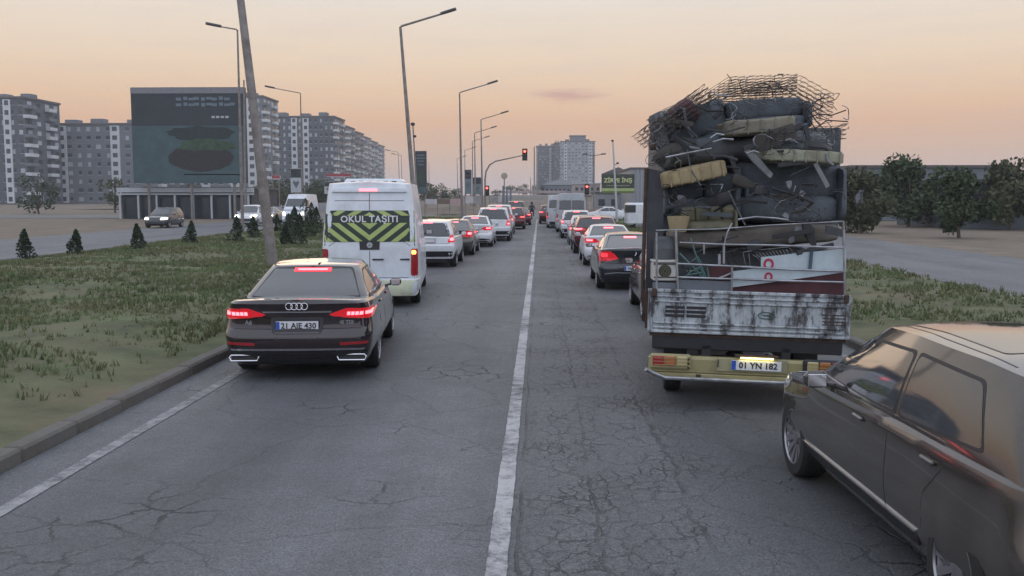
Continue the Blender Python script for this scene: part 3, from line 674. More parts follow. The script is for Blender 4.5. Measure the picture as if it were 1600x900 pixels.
# ------------------------------------------------------------------ street lamps
def lamp(name, X, Y, H, label, arm=2.3, rise=.75, sgn=1, lean=0, r0=.12, group='street lamps along the median', m=GALV):
    t = thing(name, label, 'street lamp', (X, Y, .1), group=group)
    p = MB(); top = Vector((lean, 0, H)); p.tube([(0, 0, 0), top], [r0, r0*.5], 12); p.build('pole', m, t)
    b = MB(); b.box((0, 0, .02), (.4, .4, .04), bev=.01)
    for sx in (-1, 1):
        for sy in (-1, 1): b.tube([(sx*.15, sy*.15, .04), (sx*.15, sy*.15, .08)], .015, 6)
    b.build('base_plate', m, t)
    e = top+Vector((sgn*arm, 0, rise)); a = MB(); a.tube([top-Vector((0, 0, .1)), top+Vector((sgn*.06, 0, .04)), e], [r0*.5, r0*.42, r0*.36], 8); a.build('arm', m, t)
    h = MB(); d = (e-top).normalized(); M = Matrix.Translation(e) @ Matrix.Rotation(-math.atan2(rise, arm)*sgn, 4, 'Y')
    prof = [(-.1, .05), (.15, .11), (.55, .13), (.8, .07)]
    vs = []
    for u, w in prof: vs += [M @ Vector((sgn*u, -w, 0)), M @ Vector((sgn*u, -w*.7, .1)), M @ Vector((sgn*u, w*.7, .1)), M @ Vector((sgn*u, w, 0)), M @ Vector((sgn*u, w*.6, -.05)), M @ Vector((sgn*u, -w*.6, -.05))]
    h.add(vs, [(i*6+k, i*6+(k+1) % 6, i*6+6+(k+1) % 6, i*6+6+k) for i in range(3) for k in range(6)]+[tuple(range(6)), tuple(range(18, 24))]); h.build('lamp_head', TRIM, t)
    return t
def lampH(py, Y): return CH+(HZ-py)/FPX*Y-.1
lamp('street_lamp', -7.55, 27, lampH(42, 54), 'nearest grey lamp pole, leaning left on the median grass', lean=-1.15, r0=.16, arm=2.4)
for (pb, pt, yt, Y, arm, lab) in [(651, 625.5, 42, 54, 65, 'brown leaning lamp post rising behind the school van'), (722, 718, 145, 81, 45, 'second street lamp past the school van, arm to the right'),
        (754, 751.5, 187, 108, 32, 'street lamp just left of the arched traffic light pole'), (743, 741.5, 208, 135, 26, 'distant street lamp between the two teal advertising boards'),
        (739, 738, 221, 162, 20, 'small far street lamp behind the teal boards'), (727, 726, 235, 200, 12, 'tiny far street lamp left of the teal boards'), (716, 714, 248, 240, 10, 'farthest right-armed street lamp')]:
    g = at(pb, 308, Y); gt = at(pt, yt, Y); lamp('street_lamp', g.x, Y, gt.z-.1, lab, arm=arm*Y/FPX, rise=arm*.3*Y/FPX, lean=(gt.x-g.x), r0=.15 if Y < 60 else .12)
for (pb, pt, yt, Y, arm, lab) in [(378, 371, 47, 56, 28, 'left-armed street lamp above the advertising board'), (472, 469.5, 146, 88, 42, 'left-armed street lamp in front of the long apartment block'),
        (626, 622, 238, 200, 14, 'small distant left-armed lamp above the van roof'), (629, 627, 243, 215, 10, 'thin distant lamp close beside another above the van roof'), (671, 670, 255, 250, 10, 'far lamp left of the trees beyond the junction')]:
    g = at(pb, 308, Y); gt = at(pt, yt, Y); lamp('street_lamp', g.x, Y, gt.z-.1, lab, arm=arm*Y/FPX, rise=arm*.2*Y/FPX, sgn=-1, lean=gt.x-g.x, r0=.1)
# thin camera / utility poles
def post(name, label, cat, px, py, Y, pb=None, r=.08, m=GALV, group=None, knobs=()):
    a = at(pb or px, 308, Y); tpt = at(px, py, Y); t = thing(name, label, cat, (a.x, Y, 0), group=group)
    p = MB(); p.tube([(0, 0, 0), (tpt.x-a.x, 0, tpt.z)], [r, r*.6], 8); p.build('pole', m, t)
    for (kx, ky, w) in knobs:
        q = at(kx, ky, Y); k = MB(); k.box((q.x-a.x, 0, q.z), (w, w, w*.8), bev=w*.2); k.tube([(q.x-a.x, 0, q.z), (lerp(0, tpt.x-a.x, q.z/tpt.z), 0, q.z-.2)], .03, 6); k.build('camera', BLACK, t)
    return t
post('camera_pole', 'slim mast with two dark cameras rising beside the leaning lamp post', 'mast', 645, 193, 110, pb=653, r=.12, knobs=((645, 194, .45), (648, 213, .35)))
post('camera_mast', 'slender pale mast with a camera on top, in front of the green company sign', 'mast', 957.5, 219, 80, pb=965, r=.1, m=mat('pale_steel', (.45,.46,.48), .4, .4, var=.1), knobs=((957, 220, .2), (965, 255, .2)))
post('utility_pole', 'tall thin concrete column left of the twin towers', 'pole', 835, 229, 260, r=.28, m=CONC, group='pair of thin columns by the towers')
post('utility_pole', 'second thin concrete column touching the left tower outline', 'pole', 839, 229, 262, r=.24, m=CONC, group='pair of thin columns by the towers')
post('utility_pole', 'short dark post left of the nearest lamp pole top', 'pole', 381, 125, 90, pb=383, r=.12)
post('flag_pole', 'thin mast far away above the right hillside trees', 'mast', 829, 277, 300, r=.15)
t = post('street_lamp', 'double-armed lamp post in front of the right tower', 'street lamp', 928, 236, 105, pb=928, r=.11)
z = at(928, 241, 105).z; a = MB(); a.tube([(-.9, 0, z), (0, 0, z-.15), (.9, 0, z)], .05, 6); a.build('arm', GALV, t)
for sx in (-1, 1): h = MB(); h.box((sx*1.0, 0, z+.03), (.55, .22, .14), bev=.05); h.build('lamp_head', TRIM, t)
# ------------------------------------------------------------------ traffic lights
SIGB = mat('signal_black', (.02,.02,.022), .5, var=.2)
def signal_head(root, x, y, z, s=1.0):
    h = MB(); h.box((x, y, z), (.32*s, .24*s, .95*s), bev=.04*s); o = h.build('signal_head', SIGB, root)
    b = MB(); b.box((x, y+.06*s, z), (.5*s, .02, 1.15*s), bev=.01); b.build('backboard', SIGB, o)
    for k, (m, n) in enumerate([(mat('signal_red_lit', (.9,.1,.05), .3, emit=(1,.06,.04), es=9, var=.01), 'red_lamp'), (mat('signal_amber_off', (.12,.07,.01), .3, var=.1), 'amber_lamp'), (mat('signal_green_off', (.01,.07,.04), .3, var=.1), 'green_lamp')]):
        zz = z+(.3-.3*k)*s; q = MB(); q.lathe([(0, -.13*s), (.11*s, -.125*s), (.115*s, -.1*s)], 20, 'Y', (x, y, zz)); q.build(n, m, o)
        v = MB()
        a = [(x+.13*s*math.cos(R(d)), y-.12*s, zz+.13*s*math.sin(R(d))) for d in range(-10, 200, 15)]; c = [(p[0], p[1]-.16*s, p[2]) for p in a]
        n_ = len(a); v.add(a+c, [(i, i+1, n_+i+1, n_+i) for i in range(n_-1)]); v.build('visor', SIGB, o)
g = at(758, 318, 98); t = thing('traffic_light', 'red traffic light hanging from a grey arched pole over the left lane', 'traffic light', (g.x, 98, 0), group='traffic lights at the junction')
e = at(816, 243, 98); top = at(762, 262, 98); m_ = MB()
m_.tube([(0, 0, 0), (0, 0, at(758, 280, 98).z), (.1, 0, at(758, 268, 98).z), (.45, 0, at(764, 258, 98).z), (1.05, 0, at(774, 252, 98).z), (e.x-g.x, 0, e.z)], [.11, .09, .085, .08, .07, .05], 10); m_.build('arched_pole', GALV, t)
c = at(820, 241.5, 98); signal_head(t, c.x-g.x, 0, c.z, 1.05); c = at(761, 298, 98); signal_head(t, c.x-g.x, -.05, c.z, .9)
g = at(917, 318, 99); t = thing('traffic_light', 'red traffic light on a short post right of the grey panel van', 'traffic light', (g.x, 99, 0), group='traffic lights at the junction')
m_ = MB(); m_.tube([(0, 0, 0), (0, 0, 3.7)], .06, 8); m_.build('pole', GALV, t); c = at(917, 296, 99); signal_head(t, c.x-g.x, -.12, c.z, .95)
g = at(788, 318, 125); t = thing('round_sign', 'pale round road sign on a post beyond the junction', 'sign', (g.x, 125, 0))
m_ = MB(); m_.tube([(0, 0, 0), (0, 0, at(788, 280, 125).z)], .07, 8); m_.build('pole', GALV, t)
m_ = MB(); m_.lathe([(0, -.03), (.42, -.03), (.42, 0), (0, 0)], 28, 'Y', (0, -.08, at(788, 275, 125).z)); m_.build('disc', mat('sign_tan', (.38,.33,.25), .6, var=.1), t)
# ------------------------------------------------------------------ buildings
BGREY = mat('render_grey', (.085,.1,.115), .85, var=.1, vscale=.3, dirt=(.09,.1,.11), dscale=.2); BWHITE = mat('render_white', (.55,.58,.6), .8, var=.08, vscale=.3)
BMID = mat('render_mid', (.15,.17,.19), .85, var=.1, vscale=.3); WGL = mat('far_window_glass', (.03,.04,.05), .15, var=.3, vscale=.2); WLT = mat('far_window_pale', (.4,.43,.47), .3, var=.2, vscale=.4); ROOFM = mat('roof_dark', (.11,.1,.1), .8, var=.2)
def block(name, label, x0, x1, y0, y1, fl, fh=3.0, z0=0, m=BGREY, cols=6, stripes=(), group=None, side=1, balc=True, wmat=WGL, wpale=.4, rz=0, parapet=True, scol=4):
    t = thing(name, label, 'building', ((x0+x1)/2, (y0+y1)/2, z0), rz=rz, group=group); w, d, h = x1-x0, y1-y0, fl*fh
    rnd = random.Random(hash((round(x0), fl)) & 255)
    b = MB(); b.box((0, 0, h/2), (w, d, h)); b.build('wall', m, t)
    rf = MB(); rf.box((0, 0, h+.35), (w+.8, d+.8, .7), bev=.1); rf.build('roof', ROOFM, t)
    for k in range(3): q = MB(); q.box((lerp(-w*.3, w*.3, k/2), rnd.uniform(-.2, .2)*d, h+1.6), (w*.12, d*.2, 2.2), bev=.1); q.build('roof_housing', BMID, t)
    for s in stripes:
        q = MB(); q.box((s*w, -d/2-.25, h*.5), (w*.085, .5, h*.98)); q.build('white_bay', BWHITE, t)
    gl = MB(); fr = MB(); pale = MB()
    for f in range(fl):
        zc = f*fh+fh*.55
        for c in range(cols):
            u = (c+.5)/cols-.5
            if any(abs(u-s) < .035 for s in stripes): continue
            ww = w/cols*rnd.choice((.3, .42, .5)); p = (u*w, -d/2, zc)
            (pale if rnd.random() < wpale else gl).box((p[0], -d/2-.02, zc), (ww, .1, fh*.42)); fr.box((p[0], -d/2-.08, zc-fh*.24), (ww+.3, .25, .12))
        for s in stripes: gl.box((s*w, -d/2-.5, zc), (w*.045, .1, fh*.5))
        for c in range(scol):
            v = (c+.5)/scol-.5
            (pale if rnd.random() < wpale*.6 else gl).box((side*(w/2+.02), v*d, zc), (.1, d/scol*.45, fh*.45))
    for n, k, mm in (('window', gl, wmat), ('window', pale, WLT), ('window_sill', fr, BWHITE)):
        if k.f: o = k.build(n, mm, t, smooth=0, norm=False); o['kind'] = 'stuff'
    if balc:
        for f in range(1, fl):
            for cx, cy, lx, ly in [(side*(w/2+.5), -d/2+2.2, 1.9, 5.0), (side*(w/2+.6), d*.18, 1.6, d*.22)]:
                q = MB(); q.box((cx, cy, f*fh+.1), (lx, ly, .25)); q.box((cx+side*lx*.48, cy, f*fh+.6), (.1, ly, .85))
                q.box((cx, cy-ly/2, f*fh+.6), (lx, .1, .85))
                q.build('balcony', BWHITE if rnd.random() < .75 else BMID, t)
    return t
EST = 'apartment blocks receding along the left side'
def bx(px, Y): return at(px, 308, Y).x
block('apartment_block', 'tall dark apartment block directly behind the tall lamp pole', bx(262, 365), bx(414, 365), 365, 386, 13, 3.07, group=EST, cols=10, stripes=(.2, .38, -.1), m=BMID)
block('apartment_block', 'wide grey apartment block with two white window strips, above the oncoming minibus', bx(418, 446), bx(524, 446), 446, 470, 12, 3.25, group=EST, cols=13, stripes=(-.085, .085))
for px, Y, lab in [(542, 500, 'second apartment tower past the wide grey block, white curved balconies'), (557.5, 543, 'third apartment tower of the receding row'), (570, 588, 'fourth apartment tower of the receding row'),
        (582, 633, 'fifth apartment tower of the receding row'), (593, 680, 'last and smallest apartment tower of the row, above the van roof')]:
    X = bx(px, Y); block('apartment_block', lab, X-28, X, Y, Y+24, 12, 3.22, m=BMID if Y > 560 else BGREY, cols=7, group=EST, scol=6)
block('apartment_block', 'low dark apartment block at the far left behind the street', bx(60, 330), bx(225, 330), 330, 352, 9, 3.0, group=EST, cols=11, m=BMID, stripes=(-.25, .25))
block('apartment_block', 'apartment block cut by the left edge of the view', bx(-90, 300), bx(45, 300), 300, 322, 11, 3.0, group=EST, cols=10, m=BGREY, stripes=(.3,))
TG = 'twin towers beyond the junction'
def tower(label, pl, pr, pt, Y, m, dep=26, cols=8):
    X0, X1 = bx(pl, Y), bx(pr, Y); h = at(850, pt, Y).z; fl = 17
    return block('residential_tower', label, X0, X1, Y, Y+dep, fl, (h-4)/fl, z0=4, m=m, cols=cols, group=TG, side=-1, balc=False, wpale=.25, stripes=(-.36, .36) if cols > 8 else (.2,), scol=5)
tower('wide grey high-rise tower right of centre with a stepped top', 876, 929, 222, 700, mat('tower_pale', (.27,.3,.33), .8, var=.08, vscale=.2), cols=10)
tower('darker narrow high-rise tower left of the wide one', 838, 869, 229, 760, BGREY)
tower('recessed middle section between the two high-rise towers', 866, 879, 224, 740, BGREY, cols=4)
t = thing('roof_block', 'pale plant room on top of the wide high-rise tower', 'building', (bx(902, 712), 712, 4+at(850, 222, 700).z-4)); q = MB(); q.box((0, 0, 2.4), (11.5, 10, 4.6), bev=.3); q.build('wall', BMID, t); q = MB(); q.box((0, 0, 5), (12.4, 11, .5)); q.build('roof', ROOFM, t)
def low(name, label, pl, pr, pt, Y, dep, m, z0=0, fn=None, roof=ROOFM, cat='building', gable=0):
    X0, X1 = bx(pl, Y), bx(pr, Y); h = at((pl+pr)/2, pt, Y).z-z0; w = X1-X0; t = thing(name, label, cat, ((X0+X1)/2, Y+dep/2, z0)); q = MB(); q.box((0, 0, h/2), (w, dep, h)); q.build('wall', m, t)
    q = MB()
    if gable: q.slab([(-w/2-.3, 0), (w/2+.3, 0), (0, gable)], Matrix.Translation((0, dep/2+.3, h)) @ Matrix.Rotation(R(90), 4, 'X'), dep+.6)
    else: q.box((0, 0, h+.12), (w+.5, dep+.5, .25))
    q.build('roof', roof, t)
    if fn: fn(t, w, dep, h)
    return t
def winrow(n, zc, wh, fr=.5, nm='window', m=WGL):
    def f(t, w, d, h):
        for k in range(n):
            q = MB(); q.box((((k+.5)/n-.5)*w, -d/2-.01, h*zc), (w/n*fr, .12, h*wh)); o = q.build(nm, m, t)
            s = MB(); s.box((((k+.5)/n-.5)*w, -d/2-.06, h*(zc-wh/2)-.08), (w/n*fr+.2, .2, .1)); s.build('sill', BWHITE, o)
    return f
low('warehouse', 'long low grey warehouse at the foot of the twin towers', 845, 905, 289, 300, 20, BMID, z0=3, fn=winrow(9, .5, .25), gable=1.8, roof=mat('sheet_roof', (.3,.33,.36), .5, .2, var=.1))
low('warehouse', 'pinkish low building with a bright white roof right of the warehouse', 897, 938, 287, 260, 20, mat('pink_render', (.36,.31,.31), .8, var=.1), z0=3, fn=winrow(5, .5, .3), roof=BWHITE)
low('shop_building', 'low pale workshop with two dark window openings below the green sign', 930, 990, 302, 170, 12, mat('pale_render', (.3,.31,.33), .8, var=.15), fn=winrow(3, .45, .4))
low('apartment_house', 'dark pitched-roof house rising behind the green company sign', 946, 985, 270, 240, 14, BMID, fn=winrow(5, .7, .12), gable=1.4)
def corr(t, w, d, h):
    for k in range(18):
        q = MB(); q.box((((k+.5)/18-.5)*w, -d/2-.06, h*.5), (w/36, .16, h*.99), bev=.03); o = q.build('cladding_rib', mat('cladding', (.27,.285,.31), .5, .3, var=.12), t)
low('silo_building', 'grey ribbed metal-clad hall beside the green company sign', 986, 1100, 264, 150, 25, mat('cladding', (.27,.285,.31), .5, .3, var=.12), fn=corr)
low('roadside_building', 'dark two-storey roadside building right of the scrap truck', 1330, 1560, 262, 95, 14, BMID, fn=winrow(8, .68, .2), z0=0)
low('roadside_building', 'lower dark workshop at the right edge of the view', 1500, 1760, 285, 70, 12, BGREY, fn=winrow(6, .6, .3))
for i, (px, pt, Y, m, lab) in enumerate([(1345, 268, 62, LEAF2, 'bushy roadside tree just right of the scrap truck'), (1420, 250, 75, LEAF, 'tall tree in front of the roadside building'), (1500, 270, 55, LEAF, 'dense tree behind the parked row at the right'), (1580, 255, 68, LEAF2, 'olive tree at the right edge of the view'), (1310, 285, 85, LEAF, 'small tree peeking past the truck load')]):
    g = at(px, 330, Y); h = at(px, pt, Y).z; tree(g.x, Y, .1, h, h*.5, lab, 80+i, m, 'trees on the right verge', n=3600, th=h*.16)
# roadside trees, left and far
for i, (px, pt, pb, Y, m, lab) in enumerate([(442, 284, 318, 190, LEAF, 'dark street tree left of the pole sign'), (492, 286, 318, 200, LEAF, 'dark street tree right of the pole sign'), (425, 290, 318, 180, LEAF2, 'low tree beside the far-left dealership'),
        (500, 296, 318, 170, LEAF, 'tree above the pale roadside wall'), (664, 282, 312, 230, LEAF2, 'first tree right of the leaning lamp post, beyond the junction'), (678, 289, 312, 235, LEAF, 'dark tree in the middle of the left clump beyond the junction'), (688, 287, 312, 240, LEAF, 'pointed dark tree of the left clump'), (703, 295, 312, 250, LEAF2, 'low bushes-like tree near the blue boards'), (714, 294, 312, 245, LEAF, 'small tree left of the lamp post at the junction'),
        (775, 296, 312, 260, LEAF, 'small dark tree right of the arched signal pole'), (798, 289, 306, 300, LEAF, 'left tree of the hillside row'), (811, 290, 306, 305, LEAF, 'second tree of the hillside row'), (823, 288, 306, 300, LEAF, 'third tree of the hillside row'), (836, 289, 306, 310, LEAF2, 'fourth tree of the hillside row'), (848, 291, 306, 300, LEAF, 'last tree of the hillside row by the warehouse'),
        (300, 288, 318, 150, LEAF, 'tree beside the advertising board at the left'), (180, 280, 318, 140, LEAF2, 'wide tree at the far left street'), (60, 275, 318, 130, LEAF, 'tree near the left edge of the view')]):
    g = at(px, pb, Y); h = at(px, pt, Y).z-max(0, g.z if Y > 255 else 0); tree(g.x, Y, max(0, g.z) if Y > 255 else 0, h, h*(.75 if i < 4 else .5), lab, 50+i, m, n=1100 if i < 4 else 700, th=h*.15)
# retaining walls on the embankment, pale fences at the junction
def wallbox(name, label, p0, p1, Y, th=.3, m=CONC, cat='wall', group=None):
    a, b = at(p0[0], p0[1], Y), at(p1[0], p1[1], Y); n = max(1, round((b.x-a.x)/2.4)); t = thing(name, label, cat, ((a.x+b.x)/2, Y, 0), group=group)
    q = MB(); w = (b.x-a.x)/n; q.box((0, 0, 0), (w*.985, th, a.z-b.z), bev=.02); me = None
    for k in range(n):
        loc = (-(b.x-a.x)/2+w*(k+.5), 0, (a.z+b.z)/2)
        if me is None: me = q.build('panel', m, t, loc=loc).data
        else: link('panel', me, t, loc)
    return t
WG = 'retaining walls on the slope beyond the junction'
PINKC = mat('pinkish_concrete', (.4,.34,.33), .8, var=.12, dirt=(.2,.16,.14), dscale=.6)
wallbox('retaining_wall', 'upper pale retaining wall on the far slope', (768, 298), (885, 302), 262, m=PINKC, group=WG)
wallbox('retaining_wall', 'lower pale retaining wall on the far slope behind the queue', (762, 306), (855, 311), 215, m=CONC, group=WG)
wallbox('retaining_wall', 'short pinkish retaining wall at the foot of the far slope', (775, 314), (850, 317), 180, m=PINKC, group=WG)
wallbox('roadside_wall', 'pale concrete wall beyond the oncoming lanes beside the school van', (476, 317), (522, 331), 118, m=mat('pale_wall', (.36,.36,.38), .8, var=.15, dirt=(.2,.19,.18)))
# banner barrier with posts
def barrier(label, pl, pr, pt, pb, Y, mats, group):
    a, b = at(pl, pt, Y), at(pr, pb, Y); t = thing('barrier', label, 'barrier', ((a.x+b.x)/2, Y, 0), group=group); w = b.x-a.x; n = max(2, round(w/1.6))
    for k in range(n+1):
        q = MB(); q.tube([(-w/2+w*k/n, .05, 0), (-w/2+w*k/n, .05, a.z+.05)], .05, 6); q.build('post', GALV, t)
    for k in range(n):
        q = MB(); q.box((-w/2+w*(k+.5)/n, 0, (a.z+b.z)/2), (w/n*.96, .05, (a.z-b.z)), bev=.01); q.build('panel', mats[k % len(mats)], t)
WP = mat('white_panel', (.5,.48,.48), .6, var=.1, dirt=(.3,.25,.22)); PP = mat('pink_panel', (.45,.3,.3), .6, var=.1, dirt=(.3,.25,.22)); BRP = mat('brown_panel', (.16,.11,.09), .7, var=.1)
barrier('white and pink panel barrier across the junction right of the school van', 664, 722, 311, 319, 112, (WP, BRP, PP, PP, WP, WP), 'panel barriers at the junction')
barrier('short pale barrier between the two lamp posts at the junction', 727, 753, 307, 318, 116, (WP, CONC), 'panel barriers at the junction')
barrier('low grey barrier right of the arched signal pole', 765, 790, 306, 316, 130, (CONC, WP), 'panel barriers at the junction')
# advertising boards
TEAL = mat('board_teal', (.05,.09,.1), .5, var=.25, vscale=.8); DKB = mat('board_dark', (.028,.036,.045), .5, var=.2, vscale=.5); WHT = mat('board_white', (.42,.45,.48), .5, var=.08); GRN = mat('board_green', (.035,.07,.04), .6, var=.5, vscale=2)
BRN = mat('board_brown', (.03,.028,.03), .6, var=.2); LIME = mat('board_lime', (.35,.45,.16), .5, var=.1)
def board(name, label, pl, pr, pt, pb, Y, m, deco, legs=2, th=.35, foot=None, cat='billboard', group=None):
    a, b = at(pl, pt, Y), at(pr, pb, Y); w, h = b.x-a.x, a.z-b.z; t = thing(name, label, cat, ((a.x+b.x)/2, Y, 0), group=group)
    q = MB(); q.box((0, 0, b.z+h/2), (w, th, h), bev=.03); q.build('panel', m, t)
    for k in range(legs): x = 0 if legs == 1 else lerp(-w*.38, w*.38, k/(legs-1)); q = MB(); q.box((x, .1, b.z/2), (.22, .22, b.z)); q.build('leg', GALV, t)
    F = lambda u, v, du, dv, mm, nm: (lambda q: (q.box(((u-.5)*w, -th/2-.02, b.z+v*h), (du*w, .05, dv*h), bev=.008), q.build(nm, mm, t)))(MB())
    deco(t, F, w, h, b.z, th); return t
def blobs(t, w, h, z, th, cu, cv, ru, rv, m, nm, jag=.1, seed=1, pr=.03):
    rnd = random.Random(seed); out = []
    for k in range(26):
        a = 2*math.pi*k/26; r = 1+rnd.uniform(-jag, jag); out.append((ru*w*r*math.cos(a), rv*h*r*math.sin(a)))
    q = MB(); q.slab(out, Matrix.Translation(((cu-.5)*w, -th/2-.001, z+cv*h)) @ Matrix.Rotation(R(90), 4, 'X'), pr); q.build(nm, m, t)
def big(t, F, w, h, z, th):
    F(.5, .965, 1, .06, mat('board_rim', (.2,.2,.22), .5, var=.1), 'top_rim')
    F(.5, .30, .99, .6, TEAL, 'picture_backdrop')
    for v, n in ((.88, 9), (.82, 10)):
        for k in range(n): F(.42+.052*k+(.008 if k % 3 else 0), v+(.004 if k % 2 else -.003), (.046, .034, .05)[k % 3], (.030, .036, .026)[k % 3], mat('board_letters', (.13,.18,.21), .5, var=.1), 'letter_stroke')
    for k in range(4): F(.72+.04*k, .69, .028, .022, WHT, 'letter_stroke')
    blobs(t, w, h, z, th, .62, .52, .3, .075, mat('board_canopy', (.02,.035,.035), .6, var=.3), 'tree_picture', .15, 3, .05)
    blobs(t, w, h, z, th, .66, .40, .27, .06, GRN, 'bush_picture', .2, 4, .06)
    blobs(t, w, h, z, th, .6, .26, .29, .14, BRN, 'bowl_picture', .03, 5, .045)
    F(.7, .09, .5, .012, BLACK, 'shadow_line')
board('advertising_hoarding', 'huge dark teal advertising hoarding with a tree picture at the left', 205, 387, 137, 286, 100, DKB, big, legs=3, th=.5)
def led(t, w, d, h):
    for z_, hh, mm in ((.98, .16, WHT), (.84, .05, WHT)): q = MB(); q.box((0, -d/2-.25, h*z_), (w+.6, .5, h*hh)); q.build('fascia_band', mm, t)
    for k in range(7): q = MB(); q.box((((k+.5)/7-.5)*w, -d/2-.03, h*.38), (w/7*.86, .1, h*.66)); q.build('shop_window', WGL, t)
    for k in range(8): q = MB(); q.box(((k/7-.5)*w*.98, -d/2-.7, h*.4), (.18, .18, h*.8)); q.build('column', WHT, t)
low('dealership', 'low showroom with white fascia bands beneath the big hoarding', 190, 393, 296, 101.5, 10, DKB, fn=led)
HRT = mat('board_heart', (.1,.12,.14), .5, var=.1)
def heart(t, F, w, h, z, th):
    F(.5, .8, .96, .36, DKB, 'dark_header'); F(.5, .84, .7, .04, WHT, 'letter_stroke'); F(.5, .73, .6, .03, WHT, 'letter_stroke')
    q = MB(); q.slab([(-.3*w, .12*h), (-.17*w, .2*h), (0, .12*h), (.17*w, .2*h), (.3*w, .12*h), (0, -.12*h)], Matrix.Translation((0, -th/2-.001, z+.3*h)) @ Matrix.Rotation(R(90), 4, 'X'), .05); q.build('heart_emblem', HRT, t)
BG = 'white sign boards with a heart emblem'
board('pole_sign', 'pole sign with dark header and heart emblem left of the school van', 454, 472, 263, 301, 150, WHT, heart, legs=1, group=BG, cat='sign')
board('pole_sign', 'smaller heart emblem sign partly hidden by the school van', 507, 522, 284, 303, 150, WHT, heart, legs=1, group=BG, cat='sign')
board('pole_sign', 'teal board with white heart emblem, left of two by the junction', 726, 737, 265, 303, 170, mat('board_teal2', (.13,.18,.2), .5, var=.2), heart, legs=2, group=BG, cat='sign')
board('pole_sign', 'teal board with white heart emblem, right of two by the junction', 739, 752, 277, 304, 160, mat('board_teal2', (.13,.18,.2), .5, var=.2), heart, legs=2, group=BG, cat='sign')
def tall(t, F, w, h, z, th):
    for v, dw in ((.9, .7), (.83, .8), (.76, .6), (.68, .5)): F(.5, v, dw, .025, mat('board_letters', (.13,.18,.21), .5), 'letter_stroke')
    blobs(t, w, h, z, th, .5, .38, .35, .14, GRN, 'tree_picture', .2, 9, .05); F(.5, .08, .99, .14, TEAL, 'picture_backdrop')
board('advertising_tower', 'tall narrow dark advertising board just right of the leaning lamp post', 649, 667, 236, 302, 140, DKB, tall, cat='billboard')
def zirve(t, F, w, h, z, th):
    q = MB(); text_mb(q, 'ZİRVE İNŞ', h*.3, rearM(0, -th/2-.01, z+h*.66), ext=.015, bold=.01); q.build('lettering', mat('sign_yellow', (.55,.58,.3), .5, emit=(.5,.55,.25), es=.15, var=.1), t, smooth=0)
    F(.5, .19, .98, .14, LIME, 'lime_band'); F(.5, .06, .98, .12, mat('board_olive', (.12,.16,.05), .6), 'olive_band'); F(.5, .40, .7, .04, mat('board_olive2', (.25,.27,.15), .6), 'letter_stroke')
board('company_sign', 'dark green company sign with yellow lettering and a lime band', 940, 991, 272, 302, 120, mat('board_darkgreen', (.035,.045,.03), .5, var=.2), zirve, legs=1, th=.4, cat='sign')
REDB = mat('red_awning', (.3,.05,.06), .6, var=.2)
for (pl, pr, py, Y, lab) in [(510, 548, 274, 160, 'red roadside awning sign above the school van roof'), (425, 437, 277, 150, 'small dark red shop sign left of the pole sign')]:
    a, b = at(pl, py, Y), at(pr, py+5, Y); t = thing('shop_sign', lab, 'sign', ((a.x+b.x)/2, Y, 0)); q = MB(); q.box((0, 0, a.z), (b.x-a.x, .3, .55), bev=.05); q.build('panel', REDB, t)
    for s in (-.4, .4): q = MB(); q.tube([(s*(b.x-a.x), 0, 0), (s*(b.x-a.x), 0, a.z-.2)], .08, 6); q.build('post', GALV, t)
    q = MB(); q.box((0, -.16, a.z-.24), (b.x-a.x, .06, .12)); q.build('white_trim', WHT, t)
for i, px in enumerate((786, 792, 798)):
    post('blue_post', 'bluish post beneath the round sign, number %s of three counting from the left' % ('one', 'two', 'three')[i], 'post', px, 290+i*2, 128, r=.16, m=mat('blue_grey_paint', (.13,.17,.22), .5, var=.1), group='bluish posts by the round sign')
# ================================================================== VEHICLES
LQ, RQ = 'cars queueing in the left lane', 'cars queueing in the right lane'
